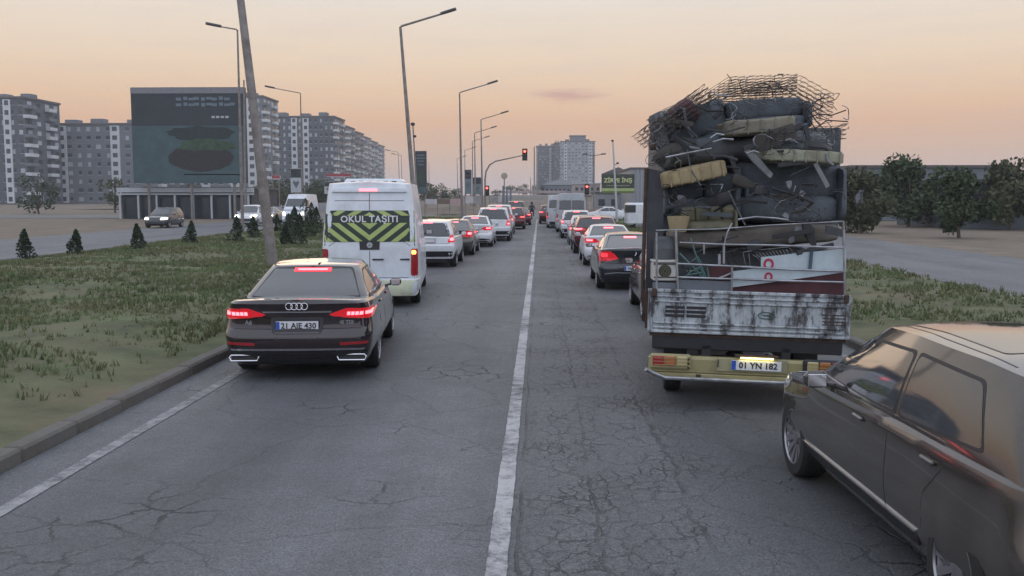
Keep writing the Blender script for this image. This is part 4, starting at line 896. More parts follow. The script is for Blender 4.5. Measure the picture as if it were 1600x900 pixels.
# ---- hero sedan, left foreground
AP = paint('maroon_black', (.022,.014,.017), .2, .08, 1, damt=.06)
P = sedan_P(AP, L=4.94, hw=.945, H=1.36, deck=1.0, wheel='multi', r=.345, lit=False, brake=False)
P['r'] = .35; P['tw'] = .245; P['handles'] = [(1.55, .86), (2.7, .86)]
hw = .945
P['patches'] = [q for q in P['patches'] if q[2] not in ('taillight', 'lower_bumper')]
def segs(x0, x1, z0, z1, n, sl=.0): return [[(lerp(x0, x1, (k+.12)/n), z0), (lerp(x0, x1, (k+.88)/n), z0), (lerp(x0, x1, (k+.88)/n)+sl, z1), (lerp(x0, x1, (k+.12)/n)+sl, z1)] for k in range(n)]
P['patches'] += [
    ([(.42, .845), (.55, .795), (.9, .775), (.905, .90), (.6, .915)], 'rear', 'taillight', RED, dict(mode='both', off=.012, rnd=1)),
    ([(.1, .79), (.38, .85), (.42, .895), (.1, .91)], 'side', 'taillight', RED, dict(mode='both', off=.008)),
    ([(-.25, 1.262), (.25, 1.262), (.25, 1.308), (-.25, 1.308)], 'rear', 'brake_light_glow', REDMID, dict(rnd=0, off=.009, res=.04)),  # glow around the high brake lamp, added as a wider emissive patch
    ([(-.20, 1.277), (.20, 1.277), (.20, 1.293), (-.20, 1.293)], 'rear', 'high_brake_light', REDLIT, dict(rnd=0, off=.014, res=.04)),
    ([(-.42, .862), (.42, .862), (.42, .875), (-.42, .875)], 'rear', 'chrome_strip', CHROME, dict(rnd=0, off=.014)),
    ([(-.8, .40), (.8, .40), (.82, .42), (-.82, .42)], 'rear', 'bumper_trim', CHROME, dict(rnd=0, off=.01)),
    ([(-.80, .22), (.80, .22), (.86, .40), (.5, .40), (.44, .36), (-.44, .36), (-.5, .40), (-.86, .40)], 'rear', 'diffuser', BLACK, dict(rnd=1, off=.006, res=.08)),
    ([(.52, .46), (.86, .475), (.86, .505), (.52, .495)], 'rear', 'reflector', REDDARK, dict(mode='both', rnd=0, off=.008)),
    ([(-.30, .60), (.30, .60), (.33, .80), (-.33, .80)], 'rear', 'plate_recess', mat('recess_black', (.012,.012,.014), .3, var=.2), dict(rnd=1, off=.002)),
    ([(1.0, .995), (4.0-.45, .985), (4.0-.45, .998), (1.0, 1.008)], 'side', 'window_trim', CHROME, dict(mode='both', rnd=0, off=.006, res=.05)),
    (seam([(.6, .80), (2.2, .845), (3.9, .83), (4.4, .79)], .006), 'side', 'crease_line', mat('crease', (.06,.045,.05), .25, .4, .8), sm(0, mode='both')),
]
for sg in segs(.60, .80, .828, .868, 4, .006)+segs(.815, .89, .83, .868, 2, .003): P['patches'].append((sg, 'rear', 'led_segment', REDLIT, dict(mode='both', rnd=0, off=.018, dep=.0)))
g = at(458, 560, 11.7)
audi, bv = car('sedan', 'dark maroon-black executive sedan with lit red brake lights, nearest car on the left', (-2.98, 11.6, 0), R(5), P, group=LQ)
add_plate(audi, P, '21 AJE 430', bv, z=.70)
rg = MB()
for k in range(4):
    cx = (k-1.5)*.062; hit = bv.ray_cast(Vector((cx, -5, .94)), Vector((0, 1, 0)))[0]
    pts = [(cx+.041*math.cos(a*math.pi/10), hit.y-.01, .94+.041*math.sin(a*math.pi/10)) for a in range(21)]; rg = MB(); rg.tube(pts, .0055, 6, cap=False); rg.build('ring_emblem', CHROME, audi)
for s in (-1, 1):
    e = MB(); x0 = s*.66; pr = [(x0-.16, .265), (x0+.16, .265), (x0+.18, .31), (x0+.155, .335), (x0-.155, .335), (x0-.18, .31), (x0-.16, .265)]
    yy = bv.ray_cast(Vector((x0, -5, .3)), Vector((0, 1, 0)))[0].y-.02
    e.tube([(x, yy, z) for x, z in pr], .010, 6); e.build('exhaust_trim', CHROME, audi); e = MB(); e.box((x0, yy+.02, .3), (.3, .03, .05)); e.build('exhaust_outlet', BLACK, audi)
b1 = MB(); yy = bv.ray_cast(Vector((-.62, -5, .745)), Vector((0, 1, 0)))[0].y; text_mb(b1, 'A6', .075, rearM(-.60, yy-.008, .735), ext=.003, bold=.002); b1.build('model_badge', CHROME, audi, smooth=0)
b1 = MB(); text_mb(b1, '45 TDI', .06, rearM(.60, yy-.008, .735), ext=.003, bold=.002); b1.build('engine_badge', CHROME, audi, smooth=0)
an = MB(); an.add([(-.02, 2.2, 1.43), (.02, 2.2, 1.43), (0, 2.02, 1.48), (-.01, 2.02, 1.425), (.01, 2.02, 1.425), (0, 2.35, 1.43)], [(0, 2, 5), (1, 5, 2), (0, 3, 2), (1, 2, 4), (3, 4, 2)]); an.build('aerial_fin', BLACK, audi)
for s in (-.5, -.17, .17, .5):
    d = MB(); yy = bv.ray_cast(Vector((s*1.5, -5, .55)), Vector((0, 1, 0)))[0].y; d.lathe([(0, -.004), (.014, -.004), (.016, 0)], 14, 'Y', (s*1.5, yy, .55)); d.build('parking_sensor', TRIM, audi)
# ---- school van
VP = paint('van_white', (.68,.72,.77), 0, .35, .5, damt=.25)
P = van_P(VP, H=2.56, L=5.95, hw=1.02)
LOWC = mat('bumper_light_tint', (.68,.72,.52), .5, var=.08, dirt=(.3,.29,.24), dscale=2.5)  # yellow light falling on the bumper is put into its base colour
P['patches'] += [
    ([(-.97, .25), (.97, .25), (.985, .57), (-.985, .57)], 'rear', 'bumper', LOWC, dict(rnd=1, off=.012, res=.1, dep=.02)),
    ([(.84, .66), (.955, .66), (.95, 1.22), (.85, 1.22)], 'rear', 'taillight', REDDARK, dict(rnd=1, off=.012, mode='both')),
    ([(.10, .66), (.30, .68), (.28, 1.2), (.10, 1.22)], 'side', 'taillight_side', REDDARK, dict(rnd=1, off=.008, mode='both')),
    ([(.855, 1.10), (.94, 1.10), (.935, 1.19), (.86, 1.19)], 'rear', 'indicator_lamp', AMBER, dict(rnd=1, off=.02)),
    ([(-.78, 2.38), (.78, 2.38), (.72, 2.45), (-.72, 2.45)], 'rear', 'roof_spoiler', VP, dict(rnd=1, off=.05, dep=.05)),
    ([(-.84, 2.20), (.84, 2.20), (.84, 2.212), (-.84, 2.212)], 'rear', 'door_crease', TRIM, sm(0)),
    ([(.09, .35), (.12, .35), (.12, 2.2), (.09, 2.2)], 'side', 'pillar_seam', TRIM, sm(0, mode='both')),
]
vx = bx(576, 19.6)
van, bv = car('school_van', 'white school service van with a yellow chevron rear sign behind the dark sedan', (vx, 19.6, 0), R(5), P, cat='van', group=None)
def clip(poly, a, b, c):   # keep a*x+b*z<=c
    o = []
    for i in range(len(poly)):
        p, q = poly[i], poly[(i+1) % len(poly)]; dp, dq = a*p[0]+b*p[1]-c, a*q[0]+b*q[1]-c
        if dp <= 0: o.append(p)
        if dp*dq < 0: t = dp/(dp-dq); o.append((lerp(p[0], q[0], t), lerp(p[1], q[1], t)))
    return o
SGD = mat('sign_dark_green', (.025,.04,.03), .5, var=.2); SGY = mat('sign_fluorescent', (.42,.5,.17), .45, var=.1)
z0, z1, zb0, zb1, hwS = 1.36, 2.005, 1.75, 1.90, .925
patch(bv, [(-hwS-.005, z0), (hwS+.005, z0), (hwS-.02, z1), (-hwS+.02, z1)], 'rear', .006, 'sign_panel', SGD, van, rnd=0, res=.12)
def stripe(sg, zt_, slope, za, zbm):    # chevron arms below/above the text band
    for s in (-1, 1):
        pl = [(0, zt_), (2.2, zt_+slope*2.2), (2.2, zt_+slope*2.2+sg), (0, zt_+sg)]
        pl = clip(clip(clip(pl, 1, 0, hwS-.01), 0, 1, zbm), 0, -1, -za)
        if len(pl) > 2:
            pl = [(s*x, z) for x, z in pl]; patch(bv, pl, 'rear', .009, 'yellow_stripe', SGY, van, rnd=0, res=.15, dep=.0)
for k in range(-6, 5): stripe(.115, 1.385+k*.235, .78, z0+.005, zb0)
for k in range(-1, 9): stripe(.10, 1.93+k*.21-.06 if k >= 0 else 1.0, -.6, zb1, z1-.005) if k >= 0 else None
bd = bv.ray_cast(Vector((0, -5, 1.82)), Vector((0, 1, 0)))[0].y
tl_ = MB(); text_mb(tl_, 'OKUL TAŞITI', .185, rearM(0, bd-.014, 1.825), ext=.003, bold=.004, spacing=1.08); tl_.build('lettering', mat('sign_white', (.75,.76,.78), .5, var=.05), van, smooth=0)
patch(bv, [(-.20, 1.2), (.20, 1.2), (.21, 1.375), (-.21, 1.375)], 'rear', .011, 'black_plate', BLACK, van, rnd=0)
yy = bv.ray_cast(Vector((.01, -5, 1.29)), Vector((0, 1, 0)))[0].y
q = MB(); q.lathe([(0, -.012), (.055, -.012), (.06, 0)], 24, 'Y', (0, yy-.012, 1.295)); em = q.build('round_emblem', WHT, van)
for k in range(3): q = MB(); a = R(90+120*k); q.box((.02*math.cos(a), yy-.026, 1.295+.02*math.sin(a)), (.045, .003, .008), M=Matrix.Rotation(-a, 4, 'Y')); q.build('star_arm', TRIM, em)
for x, w_ in ((.17, .24), (.72, .2)): q = MB(); yy = bv.ray_cast(Vector((x, -5, 1.0)), Vector((0, 1, 0)))[0].y; q.box((x, yy-.015, 1.0), (w_, .03, .03), bev=.01); q.build('door_handle', BLACK, van)
yy = bv.ray_cast(Vector((0, -5, 2.42)), Vector((0, 1, 0)))[0].y
q = MB(); q.box((-.02, yy-.055, 2.425), (.36, .03, .04), bev=.01); q.build('high_brake_light', REDLIT, van)
q = MB(); q.box((-.05, 2.6, 2.61), (1.3, 1.5, .16), bev=.05); ac = q.build('roof_air_conditioner', VP, van)
for k in range(6): q = MB(); q.box((-.5+.18*k, 1.845, 2.62), (.1, .02, .03)); q.build('vent_slot', BLACK, ac)
plate(van, 0, .0, .42, '', w=.52) if 0 else None
# ---- left lane, further on
def qcar(P, label, px, py, Y, yaw=0, txt='', name='queued_car', cat='car', grp=LQ, z0=.0):
    X = at(px, py, Y).x; o, b = car(name, label, (X, Y, 0), R(yaw), P, cat=cat, group=grp)
    if P.get('plate_z') and Y < 62: add_plate(o, P, txt, b)
    return o, b
WHP = paint('white', (.68,.7,.73), 0, .3, .7, damt=.18); BRW = paint('grey_brown', (.085,.075,.07), .5, .3, .8, damt=.2); RDP = paint('dark_red', (.12,.012,.018), .3, .25, .9, damt=.15); DGP = paint('dark_grey', (.022,.026,.032), .4, .2, 1, damt=.12)
SLV = paint('silver', (.3,.31,.33), .7, .3, .8, damt=.15)
P = hatch_P(WHP, L=4.2, hw=.92, H=1.52, belt=1.0, rake=.22, suv=True); qcar(P, 'white crossover just ahead of the school van, right half showing', 667, 420, 30.8)
P = sedan_P(BRW, L=4.55, hw=.88, H=1.37, deck=1.0, lights='block'); qcar(P, 'grey-brown sedan between the white crossover and the white sedan', 705, 402, 37.2)
P = sedan_P(WHP, L=4.6, hw=.9, H=1.39, deck=1.03, lights='wide'); qcar(P, 'white sedan with round-shouldered boot, third ahead of the school van', 739, 387, 43.7)
P = hatch_P(WHP, L=4.7, hw=.93, H=1.73, belt=1.12, rake=.18, suv=True, r=.36, low=BLACK); qcar(P, 'white boxy people carrier with a wide dark rear window, left lane', 770, 380, 49.5)
P = hatch_P(WHP, L=4.6, hw=.93, H=1.8, belt=1.15, rake=.3, suv=True, r=.36); qcar(P, 'white tall car mostly hidden behind the white people carrier', 779, 370, 58.5)
P = hatch_P(RDP, L=4.3, hw=.9, H=1.55, belt=1.0, lights='wide'); qcar(P, 'dark red hatchback beyond the white people carrier', 801, 358, 68)
P = sedan_P(RDP, L=4.5, hw=.88, H=1.4, deck=1.0); qcar(P, 'farthest dark red sedan of the left lane with bright brake lights', 813, 350, 78)
P = hatch_P(DGP, L=4.6, hw=.92, H=1.9, belt=1.2, suv=True, rake=.2); qcar(P, 'dark tall car at the head of the left queue near the stop line', 806, 345, 89)
# ---- right lane
P = sedan_P(DGP, L=4.55, hw=.91, H=1.35, deck=1.02, lights='block', coupe=.9, r=.33); P['plate_z'] = .56
P['patches'] += [([(-.84, .40), (-.45, .44), (.45, .44), (.84, .40), (.84, .42), (.45, .46), (-.45, .46), (-.84, .42)], 'rear', 'bumper_strip', CHROME, dict(rnd=0, off=.014))]
P['patches'] = [((q[0], q[1], q[2], REDMID, q[4]) if q[2] == 'brake_lamp' else q) for q in P['patches']]
o, b = qcar(P, 'dark grey coupe-like sedan with diamond badge, left of the scrap truck', 992, 452, 23.3, grp=RQ, txt='06 BB 370')
yy = b.ray_cast(Vector((0, -5, .92)), Vector((0, 1, 0)))[0].y; q = MB(); q.tube([(0, yy-.012, .86), (.035, yy-.012, .92), (0, yy-.012, .98), (-.035, yy-.012, .92), (0, yy-.012, .86)], .01, 6); q.build('diamond_badge', CHROME, o)
P = sedan_P(WHP, L=4.6, hw=.91, H=1.33, deck=1.0, lights='wide'); qcar(P, 'white sedan directly ahead of the dark grey sedan in the right lane', 955, 417, 31.5, grp=RQ)
P = hatch_P(RDP, L=4.5, hw=.93, H=1.5, belt=1.04, lights='wide', suv=True, r=.36); qcar(P, 'dark red sport utility car with a lit roof brake light in the right lane', 932, 399, 38.5, grp=RQ)
P = hatch_P(WHP, L=3.9, hw=.86, H=1.4, belt=.95, lights='tall'); qcar(P, 'small white hatchback half hidden ahead of the dark red utility car', 917, 385, 45.5, grp=RQ)
P = hatch_P(WHP, L=4.3, hw=.9, H=1.54, belt=1.0, lights='tall', suv=True); qcar(P, 'white taller hatchback behind the grey panel van in the right lane', 901, 370, 53, grp=RQ)
GVP = paint('van_grey', (.33,.36,.38), 0, .4, .4, damt=.3)
def pvan(label, px, py, Y, pm, H=2.6, L=5.9):
    P = van_P(pm, H=H, L=L)
    P['patches'] += [([(.86, .75), (.955, .75), (.95, 1.2), (.87, 1.2)], 'rear', 'taillight', REDDARK, dict(mode='both', rnd=1, off=.012)), ([(.87, .8), (.95, .8), (.945, .9), (.87, .9)], 'rear', 'brake_lamp', REDMID, dict(mode='both', rnd=0, off=.018)),
        ([(-.9, .27), (.9, .27), (.95, .5), (-.95, .5)], 'rear', 'bumper', BLACK, dict(rnd=1, off=.01)), ([(-.8, 1.5), (-.06, 1.5), (-.06, 2.05), (-.78, 2.05)], 'rear', 'rear_window', GLASS, dict(mode='both', off=.006, rnd=1))]
    return qcar(P, label, px, py, Y, name='panel_van', cat='van', grp=RQ)
pvan('grey panel van standing tall in the middle of the right queue', 893, 363, 62, GVP, H=2.5)
pvan('pale van ahead of the grey panel van, only its left edge showing', 875, 356, 70.5, paint('van_pale', (.45,.47,.5), 0, .4, .4), H=2.4)
P = hatch_P(RDP, L=4.2, hw=.88, H=1.6, belt=1.0, lights='wide', suv=True); qcar(P, 'dark red car near the head of the right queue left of the pale van', 858, 348, 82, grp=RQ)
P = sedan_P(DGP, L=4.5, hw=.88); qcar(P, 'dark sedan first at the stop line of the right lane', 862, 345, 91, grp=RQ)
P = hatch_P(paint('dark_plum', (.05,.018,.024), .4, .25, .9), L=4.3, hw=.9, H=1.42, belt=.95, lights='tall', lit=True); o, b = car('queued_car', 'dark plum car squeezed between the scrap truck and the dark grey sedan', (2.76, 17.0, 0), R(-1), P, group=RQ)
# ---- near brown car, lower right
BP = paint('bronze', (.058,.05,.045), .3, .18, .9, damt=.25)
P = hatch_P(BP, L=4.4, hw=.92, H=1.42, belt=.93, lights='wide', lit=False, r=.325, wheel='multi'); P['tw'] = .235; P['mirrormat'] = BP
P['patches'] += [([(.98, .935), (4.4-1.35, .935), (4.4-1.35, .948), (.98, .948)], 'side', 'window_trim', CHROME, dict(mode='both', rnd=0, off=.008)),
    ([(1.2, .28), (3.35, .28), (3.35, .36), (1.2, .36)], 'side', 'sill_strip', BLACK, dict(mode='both', rnd=1, off=.01)),
    ([(1.2, .365), (3.3, .365), (3.3, .378), (1.2, .378)], 'side', 'sill_chrome', CHROME, dict(mode='both', rnd=0, off=.012)),
    ([(3.95, .68), (4.25, .66), (4.3, .76), (4.0, .80)], 'side', 'headlight_side', LENS, dict(mode='both', rnd=1, off=.008))]
P['patches'] += [([(-.5, 1.05), (.5, 1.05), (.46, 2.35), (-.46, 2.35)], 'top', 'sunroof', GLASS, dict(rnd=1, off=.004, res=.1)), (seam([(-.60, .75), (-.58, 1.6), (-.52, 2.4)], .012), 'top', 'roof_seam', BLACK, sm(0, mode='both'))]
car('bronze_hatchback', 'bronze-brown hatchback at the lower right with a multi-spoke alloy wheel', (3.10, 4.25, 0), R(2), P, group=None)
# ---- oncoming traffic
ONG = 'oncoming cars beyond the median'
def onc(P, label, px, Y, name='oncoming_car', cat='car'):
    X = at(px, 340, Y).x; P = dict(P); hw = P['hw']; L = P['L']
    P['patches'] = [((q[0], q[1], q[2], HEAD, q[4]) if q[2] == 'headlight' else q) for q in P['patches']]
    o, b = car(name, label, (X, Y+L, 0), R(180), P, cat=cat, group=ONG)
onc(hatch_P(WHP, L=4.3, hw=.9, H=1.65, belt=1.05, suv=True, lit=False), 'white oncoming car left of the tall lamp pole, headlights on', 381, 74)
onc(sedan_P(SLV, lit=False, brake=False), 'silver oncoming car right behind the tall lamp pole', 408, 83)
onc(sedan_P(DGP, lit=False, brake=False), 'dark oncoming car with bright headlights left of the minibus', 425, 92)
P = van_P(VP, H=2.5, lit=False); onc(P, 'white oncoming minibus with dark windscreen', 456, 80, 'oncoming_minibus', 'minibus')
onc(hatch_P(DGP, lit=False), 'dark oncoming hatchback far out on the left', 240, 70)
# ---- parked / crossing vehicles at the right
P = sedan_P(WHP, lit=False, brake=False); X = at(943, 325, 88).x; car('parked_car', 'white saloon seen from its side on the side street behind the right queue', (X+2.6, 90, 0), R(90), P, group='vehicles on the side street')
P = sedan_P(SLV, lit=False, brake=False); X = at(955, 330, 97).x; car('parked_car', 'silver car half hidden behind the white saloon on the side street', (X+4.2, 97, 0), R(90), P, group='vehicles on the side street')
# white box lorry, partly behind the scrap truck
def lorry():
    Y = 66; x0 = at(975, 330, Y).x; t = thing('box_lorry', 'white box lorry parked on the right verge behind the scrap truck board', 'lorry', (x0, Y, 0))
    w = MB(); w.box((.85, 0, 1.15), (1.5, 1.95, 1.5), bev=.12); w.build('cab', WHP, t)
    w = MB(); w.box((.35, -.99, 1.5), (.7, .02, .5), bev=.01); w.build('cab_window', GLASS, t)
    w = MB(); w.box((.09, 0, 1.5), (.03, 1.6, .55), bev=.01); w.build('windscreen', GLASS, t)
    w = MB(); w.box((3.9, 0, 1.5), (4.4, 2.1, 1.5), bev=.03); w.build('cargo_box', WHP, t)
    w = MB(); w.box((3.2, -1.06, 1.75), (.7, .03, .35), bev=.01); w.build('side_window', GLASS, t)
    w = MB(); w.box((3.2, 0, .6), (5.6, .9, .2)); w.build('chassis', BLACK, t)
    for x in (.95, 4.7):
        for s in (-1, 1): a, b = wheel_meshes('steel', .4, .24); o = link('wheel', a, t, (x, s*.85, .4)); o.rotation_euler = (0, 0, math.pi/2*(-1 if s < 0 else 1)); link('rim', b, o)
lorry()
# ---- motorcyclist at the junction
def rider():
    g = at(831, 337, 100); t = thing('motorcycle', 'small motorcycle between the two queues near the stop line', 'motorcycle', (g.x, 99, 0))
    for y in (0, 1.25):
        w = MB(); w.lathe([(.22, -.05), (.29, -.05), (.31, 0), (.29, .05), (.22, .05), (.22, -.05)], 20, 'X', (0, y, .31)); w.build('wheel', RUBBER, t)
    b = MB(); b.tube([(0, 0, .35), (0, .3, .62), (0, .75, .7), (0, 1.1, .85), (0, 1.25, .31)], [.05, .12, .14, .06, .04], 8); b.build('frame', RDP, t)
    b = MB(); b.box((0, .28, .8), (.26, .62, .1), bev=.04); b.build('seat', BLACK, t); b = MB(); b.tube([(-.34, .95, 1.02), (0, 1.05, .98), (.34, .95, 1.02)], .02, 6); b.build('handlebar', BLACK, t)
    b = MB(); b.box((0, -.2, .72), (.16, .05, .07), bev=.01); b.build('taillight', REDMID, t)
    J = [((0, .3, .88), .16), ((0, .34, 1.1), .15), ((0, .42, 1.35), .17), ((0, .46, 1.48), .07), ((0, .5, 1.56), .06),
         ((.2, .42, 1.38), .07), ((.3, .62, 1.15), .05), ((.3, .93, 1.05), .035), ((-.2, .42, 1.38), .07), ((-.3, .62, 1.15), .05), ((-.3, .93, 1.05), .035),
         ((.13, .42, .84), .1), ((.2, .75, .78), .08), ((.17, .5, .38), .055), ((.17, .62, .3), .05), ((-.13, .42, .84), .1), ((-.2, .75, .78), .08), ((-.17, .5, .38), .055), ((-.17, .62, .3), .05)]
    E = [(0, 1), (1, 2), (2, 3), (3, 4), (2, 5), (5, 6), (6, 7), (2, 8), (8, 9), (9, 10), (0, 11), (11, 12), (12, 13), (13, 14), (0, 15), (15, 16), (16, 17), (17, 18)]
    me = bpy.data.meshes.new('person'); me.from_pydata([j[0] for j in J], E, []); o = bpy.data.objects.new('person', me); COL.objects.link(o)
    m = o.modifiers.new('s', 'SKIN'); 
    for v, j in zip(me.skin_vertices[0].data, J): v.radius = (j[1], j[1])
    me.skin_vertices[0].data[0].use_root = True; o.modifiers.new('u', 'SUBSURF').levels = 2
    o.location = (g.x, 99, 0); me.materials.append(mat('dark_clothes', (.03,.032,.04), .9, var=.3)); tag(o, 'person in dark clothes and helmet sitting on the small motorcycle', 'person')
    h = MB(); h.lathe([(0, .15), (.08, .13), (.13, .06), (.14, -.02), (.12, -.1), (.07, -.13), (0, -.13)], 18, 'Z', (0, .52, 1.68)); h.build('helmet', BLACK, o)
rider()
# ================================================================== SCRAP TRUCK
def worn():
    m = bpy.data.materials.new('worn_tailgate_paint'); m.use_nodes = True; t = m.node_tree; b = t.nodes['Principled BSDF']; l = t.links
    tc = N(t, 'ShaderNodeTexCoord'); mp = N(t, 'ShaderNodeMapping', inp={'Scale': (1, 1, .35)}); l.new(tc.outputs['Object'], mp.inputs[0])
    n1 = N(t, 'ShaderNodeTexNoise', inp={'Scale': 13, 'Detail': 9, 'Roughness': .7}); l.new(mp.outputs[0], n1.inputs[0])
    n2 = N(t, 'ShaderNodeTexNoise', inp={'Scale': 3, 'Detail': 5, 'Roughness': .6}); l.new(mp.outputs[0], n2.inputs[0])
    w = mth(t, 'ADD', n1.outputs[0], mth(t, 'MULTIPLY', mth(t, 'SUBTRACT', n2.outputs[0], .5), .7))
    r = ramp(t, w, [(.37, (.05, .047, .05, 1)), (.44, (.14, .14, .145, 1)), (.50, (.33, .36, .38, 1)), (.68, (.50, .54, .56, 1))]); l.new(r.outputs[0], b.inputs['Base Color'])
    b.inputs['Roughness'].default_value = .55; bp = N(t, 'ShaderNodeBump', inp={'Strength': .4, 'Distance': .01}); l.new(w, bp.inputs['Height']); l.new(bp.outputs[0], b.inputs['Normal']); return m
WORN = worn(); RUST = mat('rusty_frame', (.07,.045,.035), .8, .2, var=.4, vscale=8, bump=.3)
YEL = mat('yellowed_bumper', (.34,.30,.14), .4, 0, .3, var=.15, dirt=(.14,.11,.07), dscale=3, damt=.7); STEEL = mat('scrap_steel', (.34,.35,.37), .35, .7, var=.3, vscale=6, dirt=(.12,.08,.06), dscale=4, damt=.7)
TX, TY, TRZ, TRO = 2.20, 10.25, R(-5), R(1.4)
tr = thing('scrap_truck', 'small old flatbed truck with a worn white tailgate, overloaded with scrap', 'truck', (TX, TY, 0), TRZ); tr.rotation_euler = (0, TRO, TRZ)
TM = Matrix.Translation((TX, TY, 0)) @ tr.rotation_euler.to_matrix().to_4x4()
q = MB(); q.box((0, 0, 1.035), (2.1, .035, .46), bev=.006); tg = q.build('tailgate', WORN, tr)
for z, h in ((1.262, .035), (1.20, .018), (1.145, .018), (.915, .02), (.865, .02), (.822, .03)):
    q = MB(); q.box((0, -.03, z), (2.09 if h > .02 else 1.98, .026, h), bev=.006); q.build('rib', WORN, tg)
for s in (-1, 1):
    q = MB(); q.box((s*1.03, -.028, 1.035), (.05, .03, .45), bev=.006); q.build('end_rib', WORN, tg)
    q = MB(); q.box((s*1.0, -.05, 1.24), (.05, .03, .09), bev=.008); q.build('latch', RUST, tg)
for r_ in range(3):
    for c in range(2): q = MB(); q.box((-.77+.225*c, -.022, 1.085-.045*r_), (.205, .012, .03), bev=.004); q.build('vent_slot', BLACK, tg)
q = MB(); q.tube([(.19+.085*math.cos(a*math.pi/12), -.024, 1.03+.035*math.sin(a*math.pi/12)) for a in range(25)], .005, 6); q.build('oval_emblem', mat('emblem_green', (.03,.09,.07), .4, var=.1), tg)
q = MB(); q.box((.19, -.021, 1.03), (.08, .004, .012), bev=.001); q.build('emblem_bar', mat('emblem_green', (.03,.09,.07)), tg)
for k in range(4): q = MB(); q.box((.9, -.021, 1.06-.035*k), (.26, .006, .01), bev=.002); q.build('pressed_line', RUST, tg)
q = MB(); q.box((0, 1.6, .79), (2.06, 3.2, .05)); q.build('bed_floor', RUST, tr)
for s in (-1, 1):
    q = MB(); q.box((s*1.035, 1.62, 1.02), (.035, 3.15, .44), bev=.005); sd = q.build('side_board', WORN, tr)
    for k in range(5): q = MB(); q.box((s*1.065, .25+k*.7, 1.02), (.025, .05, .42), bev=.004); q.build('rib', RUST, sd)
    q = MB(); q.box((s*.42, 2.3, .6), (.09, 4.6, .16)); q.build('chassis_rail', BLACK, tr)
q = MB(); q.box((0, 3.25, 1.5), (2.0, .05, 1.4)); q.build('headboard', RUST, tr)
q = MB(); vs = [(-.9, 3.45, .5), (.9, 3.45, .5), (.9, 5.2, .5), (-.9, 5.2, .5), (-.9, 3.45, 1.35), (.9, 3.45, 1.35), (.9, 5.2, 1.15), (-.9, 5.2, 1.15), (-.76, 3.5, 1.98), (.76, 3.5, 1.98), (.76, 4.6, 1.98), (-.76, 4.6, 1.98)]
q.add(vs, [(0,1,2,3), (0,4,5,1), (1,5,6,2), (2,6,7,3), (3,7,4,0), (4,8,9,5), (5,9,10,6), (6,10,11,7), (7,11,8,4), (8,11,10,9)]); q.build('cab', paint('truck_white', (.4,.42,.43), 0, .5, .2, damt=.6), tr)
for s in (-1, 1): q = MB(); q.add([(s*.895, 3.6, 1.4), (s*.895, 4.9, 1.3), (s*.80, 4.5, 1.88), (s*.80, 3.6, 1.88)], [(0, 1, 2, 3)]); q.build('side_window', GLASS, tr)
q = MB(); q.add([(-.7, 3.47, 1.42), (.7, 3.47, 1.42), (.66, 3.48, 1.85), (-.66, 3.48, 1.85)], [(0, 1, 2, 3)]); q.build('rear_window', GLASS, tr)
for (x, y) in ((-.72, 1.0), (.72, 1.0), (-.75, 4.3), (.75, 4.3)):
    a, b = wheel_meshes('steel', .33, .2); o = link('wheel', a, tr, (x, y, .33-x*math.sin(TRO)*-1)); o.rotation_euler = (1, 0, 0 if x > 0 else math.pi); link('rim', b, o)
q = MB(); q.tube([(-.75, 1.0, .36), (-.1, 1, .36), (-.1, 1, .36), (.75, 1, .36)], [.05, .06, .06, .05], 10); q.lathe([(0, -.12), (.12, -.1), (.14, 0), (.12, .1), (0, .12)], 16, 'Y', (0, 1.0, .36)); q.build('rear_axle', BLACK, tr)
for s in (-1, 1): q = MB(); q.box((s*.72, .52, .5), (.26, .02, .36)); q.build('mudflap', BLACK, tr)
q = MB(); q.lathe([(.2, -.09), (.32, -.09), (.33, 0), (.32, .09), (.2, .09)], 28, 'Z', (.1, 2.2, .52)); q.build('spare_tyre', RUBBER, tr)
# rear bumper
q = MB(); q.box((-.02, -.02, .465), (2.02, .12, .2), bev=.03); bu = q.build('bumper', YEL, tr)
q = MB(); q.box((-.02, -.085, .36), (1.98, .03, .05), bev=.01); q.build('bumper_lip', YEL, bu)
for s in (-1, 1):
    q = MB(); q.box((s*.80, -.095, .505), (.44, .05, .17), bev=.03); hs = q.build('lamp_housing', YEL if s < 0 else BLACK, tr)
    for k in range(3): q = MB(); q.box((s*(.93-.125*k), -.125, .515), (.115, .02, .105), bev=.012); q.build('lamp_lens', (REDDARK, mat('amber_lens', (.4,.13,.04), .2, 0, .5, var=.2), mat('clear_lens_yellow', (.45,.38,.2), .2, 0, .5, var=.2))[k], hs)
    for k in range(3): q = MB(); q.box((s*.80, -.137, .475+.035*k), (.36, .006, .006)); q.build('lens_rib', YEL, hs)
    for k in range(3): q = MB(); q.box((s*.61, -.125, .45+.045*k), (.022, .012, .022), bev=.004); q.build('screw', BLACK, hs)
q = MB(); q.box((.06, -.09, .495), (.74, .02, .15), bev=.01); pr_ = q.build('plate_recess', mat('plate_panel', (.3,.28,.17), .4, var=.2), tr)
pl = plate(tr, .10, -.115, .5, '01 YN 182', w=.52, h=.105, holder=False)
q = MB(); q.box((-.30, -.11, .51), (.012, .01, .08)); q.build('slot', BLACK, bu)
q = MB(); q.box((.1, -.10, .6), (.46, .07, .03), bev=.01); q.build('plate_lamp_cover', RUST, tr)
q = MB(); q.box((.1, -.13, .583), (.34, .05, .008), bev=.002); q.build('plate_lamp', mat('plate_lamp_lit', (.9,.8,.4), .4, emit=(1,.86,.35), es=7, var=.01), tr)
q = MB(); q.tube([(-1.06, -.2, .43), (-1.0, -.16, .39), (-.85, -.12, .33), (.95, -.12, .33), (1.06, -.2, .42)], .022, 8); q.build('bumper_bar', STEEL, tr)
